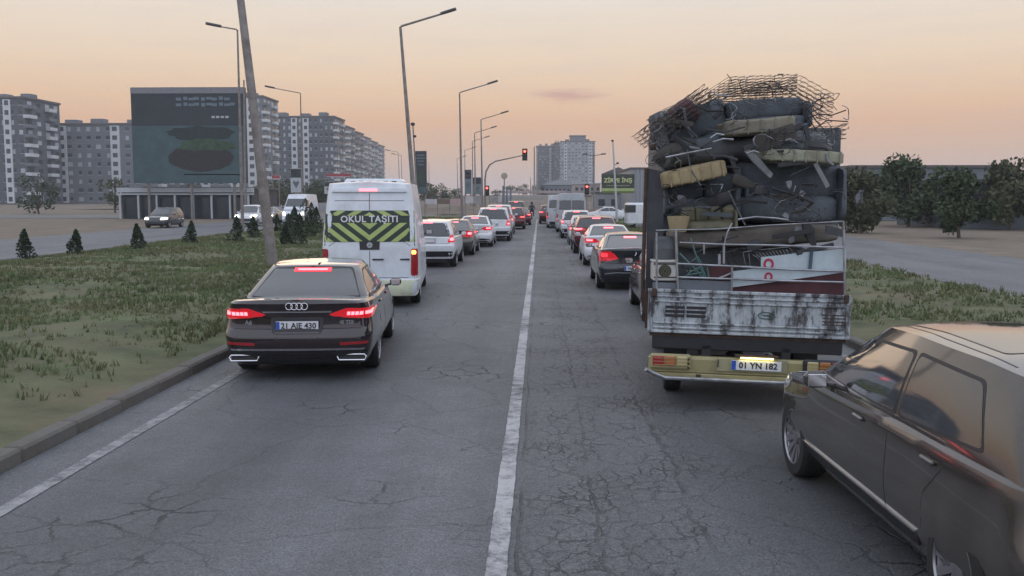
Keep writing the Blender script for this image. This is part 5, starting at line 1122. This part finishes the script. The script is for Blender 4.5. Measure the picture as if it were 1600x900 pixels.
for s in (-.5, .5): q = MB(); q.box((s, -.02, .35), (.05, .2, .06)); q.build('bracket', RUST, tr)
q = MB(); q.box((0, .05, .7), (2.0, .1, .14), bev=.01); q.build('cross_member', BLACK, tr)
q = MB(); q.tube([(.4, 1.2, .4), (.45, .2, .42), (.45, .02, .40)], .03, 8); q.build('exhaust_pipe', RUST, tr)
# tubular rack standing on the tailgate (built in the truck's frame)
ITM = TM.inverted()
def L(px, py, Y): return ITM @ at(px, py, Y)
rk = MB(); rk.tube([L(1026, 363, 10.35), L(1026, 458, 10.35)], .012, 8); rack = rk.build('rack', STEEL, tr)
def rb(pts, r=.011, nm='rack_bar', m=STEEL, parent=rack, n=7): q = MB(); q.tube([L(*p) for p in pts], r, n); return q.build(nm, m, parent)
YR = 10.36
rb([(1056, 357, YR), (1059, 457, YR)], .014); rb([(1062, 379, YR), (1130, 382, YR), (1200, 383, YR), (1318, 387, YR)], .012)
rb([(1025, 360, YR), (1120, 358, YR), (1200, 352, YR), (1318, 346, YR)], .008); rb([(1058, 412, YR), (1145, 416, YR), (1230, 421, YR), (1318, 424, YR)], .012)
rb([(1058, 433, YR), (1145, 436, YR), (1230, 439, YR), (1318, 441, YR)], .012); rb([(1144, 414, YR), (1143, 455, YR)], .013); rb([(1318, 346, YR), (1320, 462, YR)], .014)
rb([(1100, 381, YR), (1100, 397, YR)], .011); rb([(1131, 382, YR), (1131, 412, YR)], .013); rb([(1124, 397, YR), (1124, 414, YR)], .015); rb([(1144, 349, YR), (1137, 362, YR), (1131, 384, YR)], .009)
# ------------------------------------------------------------------ the load
LG = 'scrap piled on the truck'
def rbox(mb, d, M=None, n=7, p=5, amp=.02, seed=0, sag=0):
    vs = []; idx = {}; fs = []
    def key(i, j, k):
        if (i, j, k) not in idx:
            v = Vector((i/n*2-1, j/n*2-1, k/n*2-1)); s = (abs(v.x)**p+abs(v.y)**p+abs(v.z)**p)**(1/p); v = v/s
            w = Vector((v.x*d[0]/2, v.y*d[1]/2, v.z*d[2]/2)); w += v.normalized()*amp*noise.noise(w*3.1+Vector((seed, 0, 0)))*2
            w.z -= sag*(1-v.x*v.x)*.5; idx[(i, j, k)] = len(vs); vs.append((M @ w) if M else w)
        return idx[(i, j, k)]
    for a in range(n):
        for b in range(n):
            for q in (0, n):
                fs += [[key(q, a, b), key(q, a+1, b), key(q, a+1, b+1), key(q, a, b+1)], [key(a, q, b), key(a+1, q, b), key(a+1, q, b+1), key(a, q, b+1)], [key(a, b, q), key(a+1, b, q), key(a+1, b+1, q), key(a, b+1, q)]]
    mb.add(vs, fs)
def RM(c, rx=0, ry=0, rz=0): return Matrix.Translation(c) @ Matrix.Rotation(R(rz), 4, 'Z') @ Matrix.Rotation(R(ry), 4, 'Y') @ Matrix.Rotation(R(rx), 4, 'X')
def spot(pl, pr, pt, pb, Y, dep):
    a, b = at(pl, pt, Y), at(pr, pb, Y); return Vector(((a.x+b.x)/2, Y+dep/2, (a.z+b.z)/2)), (b.x-a.x, dep, a.z-b.z)
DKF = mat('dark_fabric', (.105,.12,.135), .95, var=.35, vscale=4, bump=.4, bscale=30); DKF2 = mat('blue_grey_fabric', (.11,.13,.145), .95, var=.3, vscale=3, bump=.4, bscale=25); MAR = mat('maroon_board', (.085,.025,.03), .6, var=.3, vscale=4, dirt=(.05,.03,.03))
FOAM = mat('yellow_foam', (.34,.27,.155), .9, var=.2, vscale=5, bump=.4, bscale=22, dirt=(.2,.15,.09), dscale=3, damt=.5); FOAM2 = mat('pale_foam', (.31,.31,.23), .9, var=.2, vscale=5, bump=.4, bscale=22, dirt=(.2,.17,.11), dscale=3)
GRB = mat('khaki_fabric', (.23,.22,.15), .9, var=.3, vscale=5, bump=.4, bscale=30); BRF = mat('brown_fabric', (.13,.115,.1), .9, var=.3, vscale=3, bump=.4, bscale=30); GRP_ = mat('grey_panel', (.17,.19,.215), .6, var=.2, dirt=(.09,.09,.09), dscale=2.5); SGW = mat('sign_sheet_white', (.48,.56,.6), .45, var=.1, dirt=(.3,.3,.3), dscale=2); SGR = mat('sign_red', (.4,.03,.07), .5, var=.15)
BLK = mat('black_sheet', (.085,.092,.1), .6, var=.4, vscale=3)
def sofa(label, spotv, ry, m, n_back=3, rz=0, cush=None, legs=True, name='sofa', amp=.03):
    c, d = spotv; t = thing(name, label, 'sofa', c, group=LG); t.rotation_euler = (0, R(ry), R(rz))
    q = MB(); rbox(q, (d[0], d[1], d[2]*.45), Matrix.Translation((0, 0, -d[2]*.27)), amp=amp*.6, seed=c.x); q.build('seat', m, t, smooth=60)
    for k in range(n_back): q = MB(); rbox(q, (d[0]/n_back*1.0, d[1]*.7, d[2]*.62), Matrix.Translation(((k+.5)/n_back*d[0]-d[0]/2, .02, d[2]*.19)), p=8, amp=amp*.8, seed=k+c.z); q.build('back_cushion', cush or m, t, smooth=60)
    for s in (-1, 1): q = MB(); rbox(q, (d[0]*.06, d[1]*1.02, d[2]*.8), Matrix.Translation((s*d[0]*.48, 0, -.02)), p=8, amp=amp*.5); q.build('armrest', m, t, smooth=60)
    return t
def slabt(name, label, cat, spotv, ry, m, amp=.012, p=10, rz=0, ribs=0, rx=0):
    c, d = spotv; t = thing(name, label, cat, c, group=LG); t.rotation_euler = (R(rx), R(ry), R(rz)); q = MB(); rbox(q, d, n=10, p=p, amp=amp, seed=c.x*3); q.build('slab', m, t, smooth=50)
    for k in range(ribs): q = MB(); x = ((k+.5)/ribs-.5)*d[0]*.96; q.tube([(x, -d[1]/2-.004, -d[2]*.47), (x, -d[1]/2-.008, 0), (x, -d[1]/2-.004, d[2]*.47)], .008, 6); q.build('seam', m, t)
    return t
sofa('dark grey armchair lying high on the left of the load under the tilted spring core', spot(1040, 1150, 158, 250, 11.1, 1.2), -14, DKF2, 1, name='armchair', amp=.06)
q = spot(1052, 1092, 158, 196, 10.95, .5); slabt('cushion', 'dull red cushion wedged beside the dark armchair', 'cushion', q, -35, mat('dull_red_fabric', (.1,.04,.045), .9, var=.3, bump=.3), p=4, amp=.03)
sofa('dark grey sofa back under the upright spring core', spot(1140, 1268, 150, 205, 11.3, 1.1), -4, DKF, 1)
slabt('foam_mattress', 'greyish folded foam mattress right under the upper spring core', 'mattress', spot(1134, 1246, 184, 209, 10.75, .9), -4, mat('grey_foam', (.24,.22,.17), .9, var=.2, bump=.3), ribs=5)
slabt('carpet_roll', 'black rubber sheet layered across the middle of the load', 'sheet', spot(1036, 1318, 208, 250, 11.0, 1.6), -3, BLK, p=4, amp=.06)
slabt('foam_mattress', 'yellow foam mattress tilted at the left of the load', 'mattress', spot(1036, 1140, 258, 285, 10.5, 1.3), -12, FOAM, ribs=6, amp=.01)
slabt('foam_mattress', 'pale yellow foam mattress sticking out at the right of the load', 'mattress', spot(1194, 1325, 234, 254, 10.5, 1.3), 3, FOAM2, ribs=7)
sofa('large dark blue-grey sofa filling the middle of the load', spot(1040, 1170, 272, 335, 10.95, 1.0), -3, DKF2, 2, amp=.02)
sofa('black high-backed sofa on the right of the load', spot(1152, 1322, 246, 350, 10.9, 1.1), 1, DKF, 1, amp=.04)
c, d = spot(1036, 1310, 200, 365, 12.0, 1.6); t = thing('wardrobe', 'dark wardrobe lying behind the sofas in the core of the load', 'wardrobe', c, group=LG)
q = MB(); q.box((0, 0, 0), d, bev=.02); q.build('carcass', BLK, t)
for k in range(3): q = MB(); q.box(((k-1)*d[0]/3, -d[1]/2-.012, 0), (d[0]/3*.96, .02, d[2]*.95), bev=.005); dd = q.build('door', DKF2, t); q = MB(); q.box(((k-1)*d[0]/3+.2, -d[1]/2-.035, 0), (.015, .02, .12)); q.build('handle', STEEL, dd)
sofa('khaki tufted sofa seat behind the yellow basket', spot(1070, 1152, 322, 362, 10.7, .8), -2, GRB, 4, amp=.01)
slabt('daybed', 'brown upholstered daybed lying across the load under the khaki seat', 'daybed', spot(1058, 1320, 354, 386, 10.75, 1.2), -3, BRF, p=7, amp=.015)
c, d = spot(1046, 1079, 338, 362, 10.42, .26); t = thing('basket', 'yellow-brown plastic basket hooked on the rack bar', 'basket', c, group=LG)
q = MB(); w, h = d[0]/2, d[2]/2; pr = [(.0, -h), (w*.72, -h), (w, h), (w*1.06, h), (w*1.06, h-.015), (w*.78, -h-.006), (0, -h-.006)]; q.lathe(pr, 22, 'Z'); q.build('bowl', FOAM, t)
q = MB(); q.tube([(-w, 0, h), (-w*.4, 0, h+.03), (w*.4, 0, h+.03), (w, 0, h)], .006, 6); q.build('handle', BLACK, t)
c, d = spot(1024, 1056, 370, 408, 10.5, .3); t = thing('barrel', 'black plastic barrel standing on the white fan unit', 'barrel', c, group=LG); q = MB(); w, h = d[0]/2, d[2]/2
q.lathe([(0, -h), (w*.9, -h), (w, -h*.8), (w, -.01), (w*1.03, 0), (w, .01), (w, h*.8), (w*.85, h), (0, h)], 24, 'Z'); q.build('drum', BLK, t)
# white fan unit
c, d = spot(1021, 1057, 408, 439, 10.42, .28); t = thing('fan_unit', 'white outdoor fan unit with a round dark grille at the left of the tailgate', 'fan unit', c, group=LG); w, h = d[0], d[2]
FW = mat('appliance_white', (.55,.54,.5), .5, var=.12, dirt=(.3,.24,.16), dscale=6)
q = MB(); q.box((0, 0, -.01), (w, d[1], h-.02), bev=.012); q.build('casing', FW, t); q = MB(); q.box((0, -.005, h/2-.004), (w+.015, d[1]+.01, .022), bev=.006); q.build('lid', FW, t)
q = MB(); q.box((0, -d[1]/2-.004, h*.36), (w*.96, .01, .012)); q.build('dark_gap', BLACK, t); q = MB(); q.box((0, -d[1]/2-.004, -h*.31), (w*.96, .01, .012)); q.build('dark_gap', BLACK, t)
q = MB(); q.lathe([(0, -.006), (h*.31, -.006), (h*.33, 0)], 28, 'Y', (0, -d[1]/2, .0)); g_ = q.build('fan_opening', mat('grille_dark', (.05,.045,.03), .7, var=.2), t)
for k in (1, 2, 3): q = MB(); q.tube([(h*.31*k/3*math.cos(a*math.pi/12), -d[1]/2-.012, h*.31*k/3*math.sin(a*math.pi/12)) for a in range(25)], .002, 5); q.build('grille_ring', GRB, g_)
def panel(name, label, cat, pts, Y, th, m, parent=None, lean=0):     # flat sheet with outline given in picture positions, real thickness
    P3 = [at(x, y, Y+lean*i) for i, (x, y) in enumerate(pts)]; c = sum(P3, Vector())/len(P3); t = thing(name, label, cat, c, group=LG)
    q = MB(); n = len(P3); fr = [p-c for p in P3]; bk = [p-c+Vector((0, th, 0)) for p in P3]
    q.add(fr+bk, [tuple(range(n)), tuple(range(n, 2*n))[::-1]]+[(i, n+i, n+(i+1) % n, (i+1) % n) for i in range(n)]); q.build('sheet', m, t, smooth=0); return t, c
panel('upright_board', 'tall dark board standing upright at the left edge of the load', 'board', [(1013, 263), (1036, 268), (1037, 452), (1009, 456)], 10.75, .05, mat('dark_board', (.06,.062,.075), .6, var=.3, vscale=4, dirt=(.09,.08,.08), dscale=4))
q = MB(); a = at(1010, 263, 10.75); b = at(1004, 452, 10.7); t = thing('upright_post', 'rusty upright post at the left corner of the truck bed', 'post', b, group=LG); q.tube([(0, 0, 0), a-b], .022, 8); q.build('tube', RUST, t)
panel('grey_panel', 'flat blue-grey panel behind the left half of the tailgate rack', 'panel', [(1060, 437), (1143, 440), (1143, 460), (1060, 460)], 10.42, .02, GRP_)
panel('grey_panel', 'small grey panel below the white fan unit', 'panel', [(1020, 441), (1056, 442), (1056, 460), (1020, 460)], 10.42, .02, GRP_)
panel('maroon_board', 'small maroon board beside the teal chair frame', 'board', [(1108, 416), (1142, 418), (1144, 436), (1106, 437)], 10.52, .02, MAR)
panel('maroon_board', 'long maroon board standing along the right half of the tailgate', 'board', [(1120, 455), (1200, 440), (1322, 424), (1322, 463), (1120, 463)], 10.45, .02, MAR)
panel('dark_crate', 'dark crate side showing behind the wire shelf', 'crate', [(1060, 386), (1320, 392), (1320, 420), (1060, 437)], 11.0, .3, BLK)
# white sign sheets with red letters
def sheet_sign(label, pts, Y, letters):
    t, c = panel('sign_sheet', label, 'sign sheet', pts, Y, .015, SGW)
    for (px, py, sz, rot, ch) in letters:
        p = at(px, py, Y)-c; q = MB(); text_mb(q, ch, sz, Matrix.Translation((p.x, -.004, p.z)) @ Matrix.Rotation(R(90), 4, 'X') @ Matrix.Rotation(R(rot), 4, 'Z'), ext=.003, bold=.006); q.build('letter', SGR, t, smooth=0)
sheet_sign('upper white sign sheet with an upturned red C, right side of the rack', [(1189, 402), (1262, 394), (1322, 389), (1322, 424), (1189, 420)], 10.44, [(1200, 411, .145, -90, 'C')])
sheet_sign('lower white sign sheet with the cut red letter under the rack bar', [(1145, 424), (1186, 419), (1322, 425), (1230, 438), (1144, 449)], 10.40, [(1200, 431, .11, -90, 'C')])
t, c = panel('blue_strap', 'dark blue strap across the white sign sheets', 'strap', [(1266, 392), (1271, 392), (1268, 424), (1263, 424)], 10.41, .012, mat('strap_blue', (.05,.09,.13), .7, var=.2))
t, c = panel('white_strip', 'bright white strip lying on top of the tailgate', 'strip', [(1187, 460), (1260, 462), (1260, 465), (1187, 463)], 10.22, .03, mat('bright_white', (.75,.75,.76), .5, var=.03))
# wire shelf
def wire(name, label, cat, lines, r, m, Y0, nm='wire', grp=LG, n=5):
    c = at(lines[0][0][0], lines[0][0][1], Y0); t = thing(name, label, cat, c, group=grp)
    for ln in lines: q = MB(); q.tube([at(p[0], p[1], p[2] if len(p) > 2 else Y0)-c for p in ln], r, n); q.build(nm, m, t)
    return t
WSH = mat('wire_grey', (.28,.3,.3), .45, .5, var=.2)
ls = [[(1161, 394), (1180, 391), (1232, 386), (1238, 392)], [(1161, 394), (1165, 415), (1190, 417)], [(1170, 396), (1172, 415)]]
for k in range(11): x = 1176+k*5.2; ls.append([(x, 398-k*.9, 10.5), (x+7, 402, 10.48), (x+16, 412-k*.4, 10.5)])
wire('wire_shelf', 'bent wire shelf jammed above the white sign sheets', 'wire shelf', ls, .0035, WSH, 10.5)
TEA = mat('teal_paint', (.1,.2,.19), .5, .2, var=.3)
wire('chair_frame', 'tangled teal folding chair frame behind the left rack bars', 'chair frame', [[(1079, 372), (1086, 395), (1093, 413), (1100, 434)], [(1062, 396), (1080, 414), (1098, 434)], [(1068, 435), (1080, 424), (1096, 416)], [(1096, 416), (1104, 436)], [(1082, 408), (1090, 401), (1096, 412)], [(1105, 418), (1108, 436)], [(1075, 430), (1100, 425)]], .009, TEA, 10.48, 'tube')
wire('white_pipe', 'short white bent pipe on the maroon board', 'pipe', [[(1124, 434), (1133, 431), (1142, 427)]], .01, WHT, 10.46, 'tube')
# mattress spring cores (lattices of border wires, rows and coils)
SPR = mat('spring_wire', (.12,.105,.1), .5, .5, var=.3)
def springs(label, A, B, D, Y, dep, nu, nv, nw=2):
    """A: corner, B: along the length, D: along the height; picture positions at distance Y"""
    a, b, d = at(*A, Y), at(*B, Y), at(*D, Y); U, V = (b-a), (d-a); Wd = Vector((0, dep, 0)); t = thing('spring_core', label, 'spring core', a, group=LG)
    P_ = lambda u, v, w: U*u+V*v+Wd*w
    for w in range(nw+1):
        for v in range(nv+1): q = MB(); q.tube([P_(u/8, v/nv, w/nw)+Vector((0, 0, .006*math.sin(u*2.1+v))) for u in range(9)], .0032, 4); q.build('row_wire', SPR, t)
    for v in range(nv+1):
        q = MB(); q.tube([P_(0, v/nv, 0), P_(0, v/nv, 1)], .003, 4); q.build('edge_wire', SPR, t)
        q = MB(); q.tube([P_(1, v/nv, 0), P_(1, v/nv, 1)], .003, 4); q.build('edge_wire', SPR, t)
    for w in range(nw+1):
        for u in range(nu):
            uc = (u+.5)/nu; r = .32/nu; pts = []
            for k in range(nv*8+1): th = k*math.pi/4; pts.append(P_(uc+r*math.cos(th), k/(nv*8), w/nw+.12*math.sin(th)))
            q = MB(); q.tube(pts, .0026, 3, cap=False); q.build('coil', SPR, t)
    return t
springs('tilted mattress spring core jutting out at the upper left of the load', (1022, 224), (1121, 152), (1002, 204), 10.6, 1.1, 12, 4)
springs('second layer of tilted springs above the dark armchair', (1046, 205), (1128, 165), (1024, 178), 10.9, .9, 10, 5)
springs('upright mattress spring core on the very top of the load', (1137, 150), (1245, 146), (1138, 121), 10.9, 1.3, 8, 7)
springs('leaning spring core at the top right corner of the load', (1246, 160), (1300, 190), (1250, 118), 11.3, .8, 5, 6)
springs('crushed springs between the foam mattresses at the right', (1200, 226), (1322, 216), (1201, 205), 10.6, .6, 12, 3, 1)
wire('cables', 'black cables curling out of the top right of the load', 'cables', [[(1256, 176), (1270, 160), (1288, 153), (1284, 168), (1262, 178)], [(1258, 186), (1280, 178), (1300, 180), (1322, 172)], [(1262, 170), (1276, 190), (1290, 205), (1312, 200)], [(1250, 162), (1264, 186), (1276, 204)], [(1268, 205), (1292, 188), (1325, 190)]], .007, BLACK, 10.7, 'cable')
wire('silver_pipes', 'bright bent pipes in the middle of the load by the grey foam', 'pipes', [[(1110, 216), (1120, 209), (1131, 211)], [(1114, 222), (1130, 217), (1146, 218)], [(1040, 246), (1075, 239), (1112, 232)], [(1166, 240), (1178, 236), (1186, 239)], [(1153, 343), (1180, 339), (1212, 341), (1232, 344)]], .011, STEEL, 10.42, 'pipe')
wire('hook_rods', 'dark hooked rods sticking out at the left edge of the load', 'rods', [[(1036, 262), (1026, 250), (1030, 238), (1020, 230), (1024, 222)], [(1038, 255), (1024, 244), (1018, 252)], [(1040, 240), (1026, 226), (1022, 212)], [(1030, 236), (1040, 225)]], .009, BLACK, 10.6, 'rod')
a = at(1020, 229, 10.6); t = thing('reflector_knob', 'small rust-red knob at the left edge of the load', 'knob', a, group=LG); q = MB(); q.lathe([(0, -.04), (.035, -.03), (.045, 0), (.03, .03), (0, .035)], 14, 'X'); q.build('bulb', RUST, t)
wire('curved_rods', 'thin rods poking out between the two upper spring cores', 'rods', [[(1118, 148), (1140, 150)], [(1116, 142), (1118, 150)], [(1240, 300), (1243, 290)], [(1228, 284), (1231, 290), (1234, 296)]], .008, STEEL, 10.6, 'rod')
rnd = random.Random(11)
for k, (px, py, lab) in enumerate([(1232, 288, 'pale rag caught on the black sofa'), (1252, 303, 'small white scrap of paper on the black sofa'), (1236, 376, 'crumpled pale bag on the brown sofa base'), (1063, 310, 'grey cloth scrap beside the upright board'), (1228, 336, 'bent light plastic piece at the right of the load')]):
    p = at(px, py, 10.68); t = thing('scrap_piece', lab, 'scrap', p, group=LG); q = MB(); rbox(q, (.06, .02, .075), RM((0, 0, 0), 0, 30*k, 20), n=4, p=6, amp=.04, seed=k*5); q.build('lump', mat('pale_scrap', (.26,.27,.29), .8, var=.2), t, smooth=40)
# ------------------------------------------------------------------ evening haze
hz = MB(); hz.box((0, 400, 30.5), (1500, 860, 65)); o = hz.build('haze', mat('haze_dummy', (1, 1, 1)), smooth=0)
hm = bpy.data.materials.new('haze'); hm.use_nodes = True; nt = hm.node_tree; nt.nodes.clear(); pv = nt.nodes.new('ShaderNodeVolumePrincipled'); pv.inputs['Color'].default_value = (.93, .93, .97, 1); pv.inputs['Density'].default_value = .00045; pv.inputs['Anisotropy'].default_value = .2
om = nt.nodes.new('ShaderNodeOutputMaterial'); nt.links.new(pv.outputs[0], om.inputs['Volume']); o.data.materials[0] = hm; o['kind'] = 'stuff'
# loose clutter between the big pieces of the load
rnd = random.Random(23)
CLM = [mat('clutter_%s' % n, c, .7, m_, var=.3, vscale=6, dirt=(.06,.05,.045), dscale=4) for n, c, m_ in (('dark_steel', (.06,.06,.065), .5), ('slate', (.075,.09,.105), 0), ('black', (.045,.048,.055), 0), ('brown', (.055,.048,.042), 0), ('pale', (.25,.26,.27), .3))]
KIND = ['bent metal bar', 'broken wooden slat', 'folded metal sheet', 'crushed tube', 'torn fabric strip']
WHERE = [('above the yellow foam mattress', 1040, 1150, 228, 262), ('below the upper spring core', 1130, 1270, 196, 236), ('beside the pale foam mattress', 1150, 1310, 226, 262), ('in front of the blue-grey sofa', 1045, 1180, 285, 345),
         ('in front of the black sofa', 1180, 1310, 262, 345), ('over the brown daybed', 1090, 1310, 350, 396), ('behind the rack bars', 1062, 1310, 388, 440), ('on the dark armchair', 1045, 1130, 165, 235)]
ADJ = ['small dark', 'slate-grey', 'black', 'rusty brown', 'pale']
for k in range(72):
    wi = k % 8; lab, a0, a1, b0, b1 = WHERE[wi]; px, py = rnd.uniform(a0, a1), rnd.uniform(b0, b1); ki = rnd.randrange(5); mi = rnd.choice((0, 1, 2, 2, 3, 0, 4)) ; p = at(px, py, rnd.uniform(10.45, 10.62) if wi < 6 else rnd.uniform(10.5, 10.9))
    ang = R(rnd.uniform(-25, 25) if rnd.random() < .7 else rnd.uniform(30, 80)); ln = rnd.uniform(.14, .5)
    t = thing('scrap_piece', '%s %s %s, %s, %s' % ('long' if ln > .38 else 'short' if ln < .25 else 'middling', ADJ[mi], KIND[ki], 'steep' if ang > .5 else 'sloping down right' if ang > .15 else 'sloping up right' if ang < -.15 else 'lying level', lab), 'scrap', p, group='loose scrap '+lab)
    M = Matrix.Rotation(ang, 4, 'Y') @ Matrix.Rotation(R(rnd.uniform(-30, 30)), 4, 'Z'); q = MB()
    if ki in (0, 3): q.tube([M @ Vector((-ln/2, 0, 0)), M @ Vector((0, .02, rnd.uniform(-.05, .05))), M @ Vector((ln/2, 0, rnd.uniform(-.03, .03)))], rnd.uniform(.007, .016), 7); q.build('bar', CLM[mi], t)
    elif ki == 1: q.box((0, 0, 0), (ln, .03, .05), M=M, bev=.004); q.build('slat', CLM[mi], t)
    elif ki == 2:
        w = rnd.uniform(.08, .2); q.add([M @ Vector(v) for v in [(-ln/2, 0, -w/2), (0, -.05, -w/2), (ln/2, 0, -w*.4), (ln/2, .02, w/2), (0, -.03, w*.6), (-ln/2, .03, w/2)]]+[M @ (Vector(v)+Vector((0, .012, 0))) for v in [(-ln/2, 0, -w/2), (0, -.05, -w/2), (ln/2, 0, -w*.4), (ln/2, .02, w/2), (0, -.03, w*.6), (-ln/2, .03, w/2)]],
            [(0, 1, 4, 5), (1, 2, 3, 4), (6, 11, 10, 7), (7, 10, 9, 8), (0, 6, 7, 1), (1, 7, 8, 2), (2, 8, 9, 3), (3, 9, 10, 4), (4, 10, 11, 5), (5, 11, 6, 0)]); q.build('sheet', CLM[mi], t, smooth=0)
    else: rbox(q, (ln*.9, .02, .07), M, n=8, p=9, amp=.035, seed=k*3.7); q.build('cloth', CLM[mi], t, smooth=60)

# tangles of loose wire in and over the load
rnd = random.Random(41)
WIREM = mat('tangled_wire', (.07,.065,.065), .5, .5, var=.3)
for k, (a0, a1, b0, b1, Y, lab) in enumerate([(1010, 1060, 196, 262, 10.5, 'dark wire tangle hanging at the upper left corner of the load'), (1110, 1165, 148, 200, 10.6, 'dark wire tangle between the two upper spring cores'), (1240, 1322, 150, 214, 10.6, 'large loose wire tangle at the top right of the load'),
        (1180, 1300, 205, 238, 10.45, 'flattened wire tangle above the pale foam mattress'), (1040, 1130, 292, 325, 10.5, 'wire tangle under the yellow foam mattress'), (1180, 1316, 300, 342, 10.5, 'wire tangle on the black sofa'), (1070, 1200, 392, 430, 10.6, 'wire tangle behind the rack bars'), (1140, 1240, 120, 160, 10.9, 'thin wire tangle inside the top spring core')]):
    c = at((a0+a1)/2, (b0+b1)/2, Y); t = thing('wire_tangle', lab, 'wire tangle', c, group=LG)
    for w in range(16):
        x, y = rnd.uniform(a0, a1), rnd.uniform(b0, b1); a = rnd.uniform(0, 6.28); pts = []; cu = rnd.uniform(-.5, .5)
        for j in range(9):
            pts.append(at(x, y, Y+rnd.uniform(-.04, .04))-c); a += cu+rnd.uniform(-.35, .35); x += 6*math.cos(a); y += 5*math.sin(a); x = min(max(x, a0-4), a1+4); y = min(max(y, b0-4), b1+4)
        q = MB(); q.tube(pts, rnd.uniform(.003, .0055), 4, cap=False); q.build('wire', WIREM if w % 4 else STEEL, t)
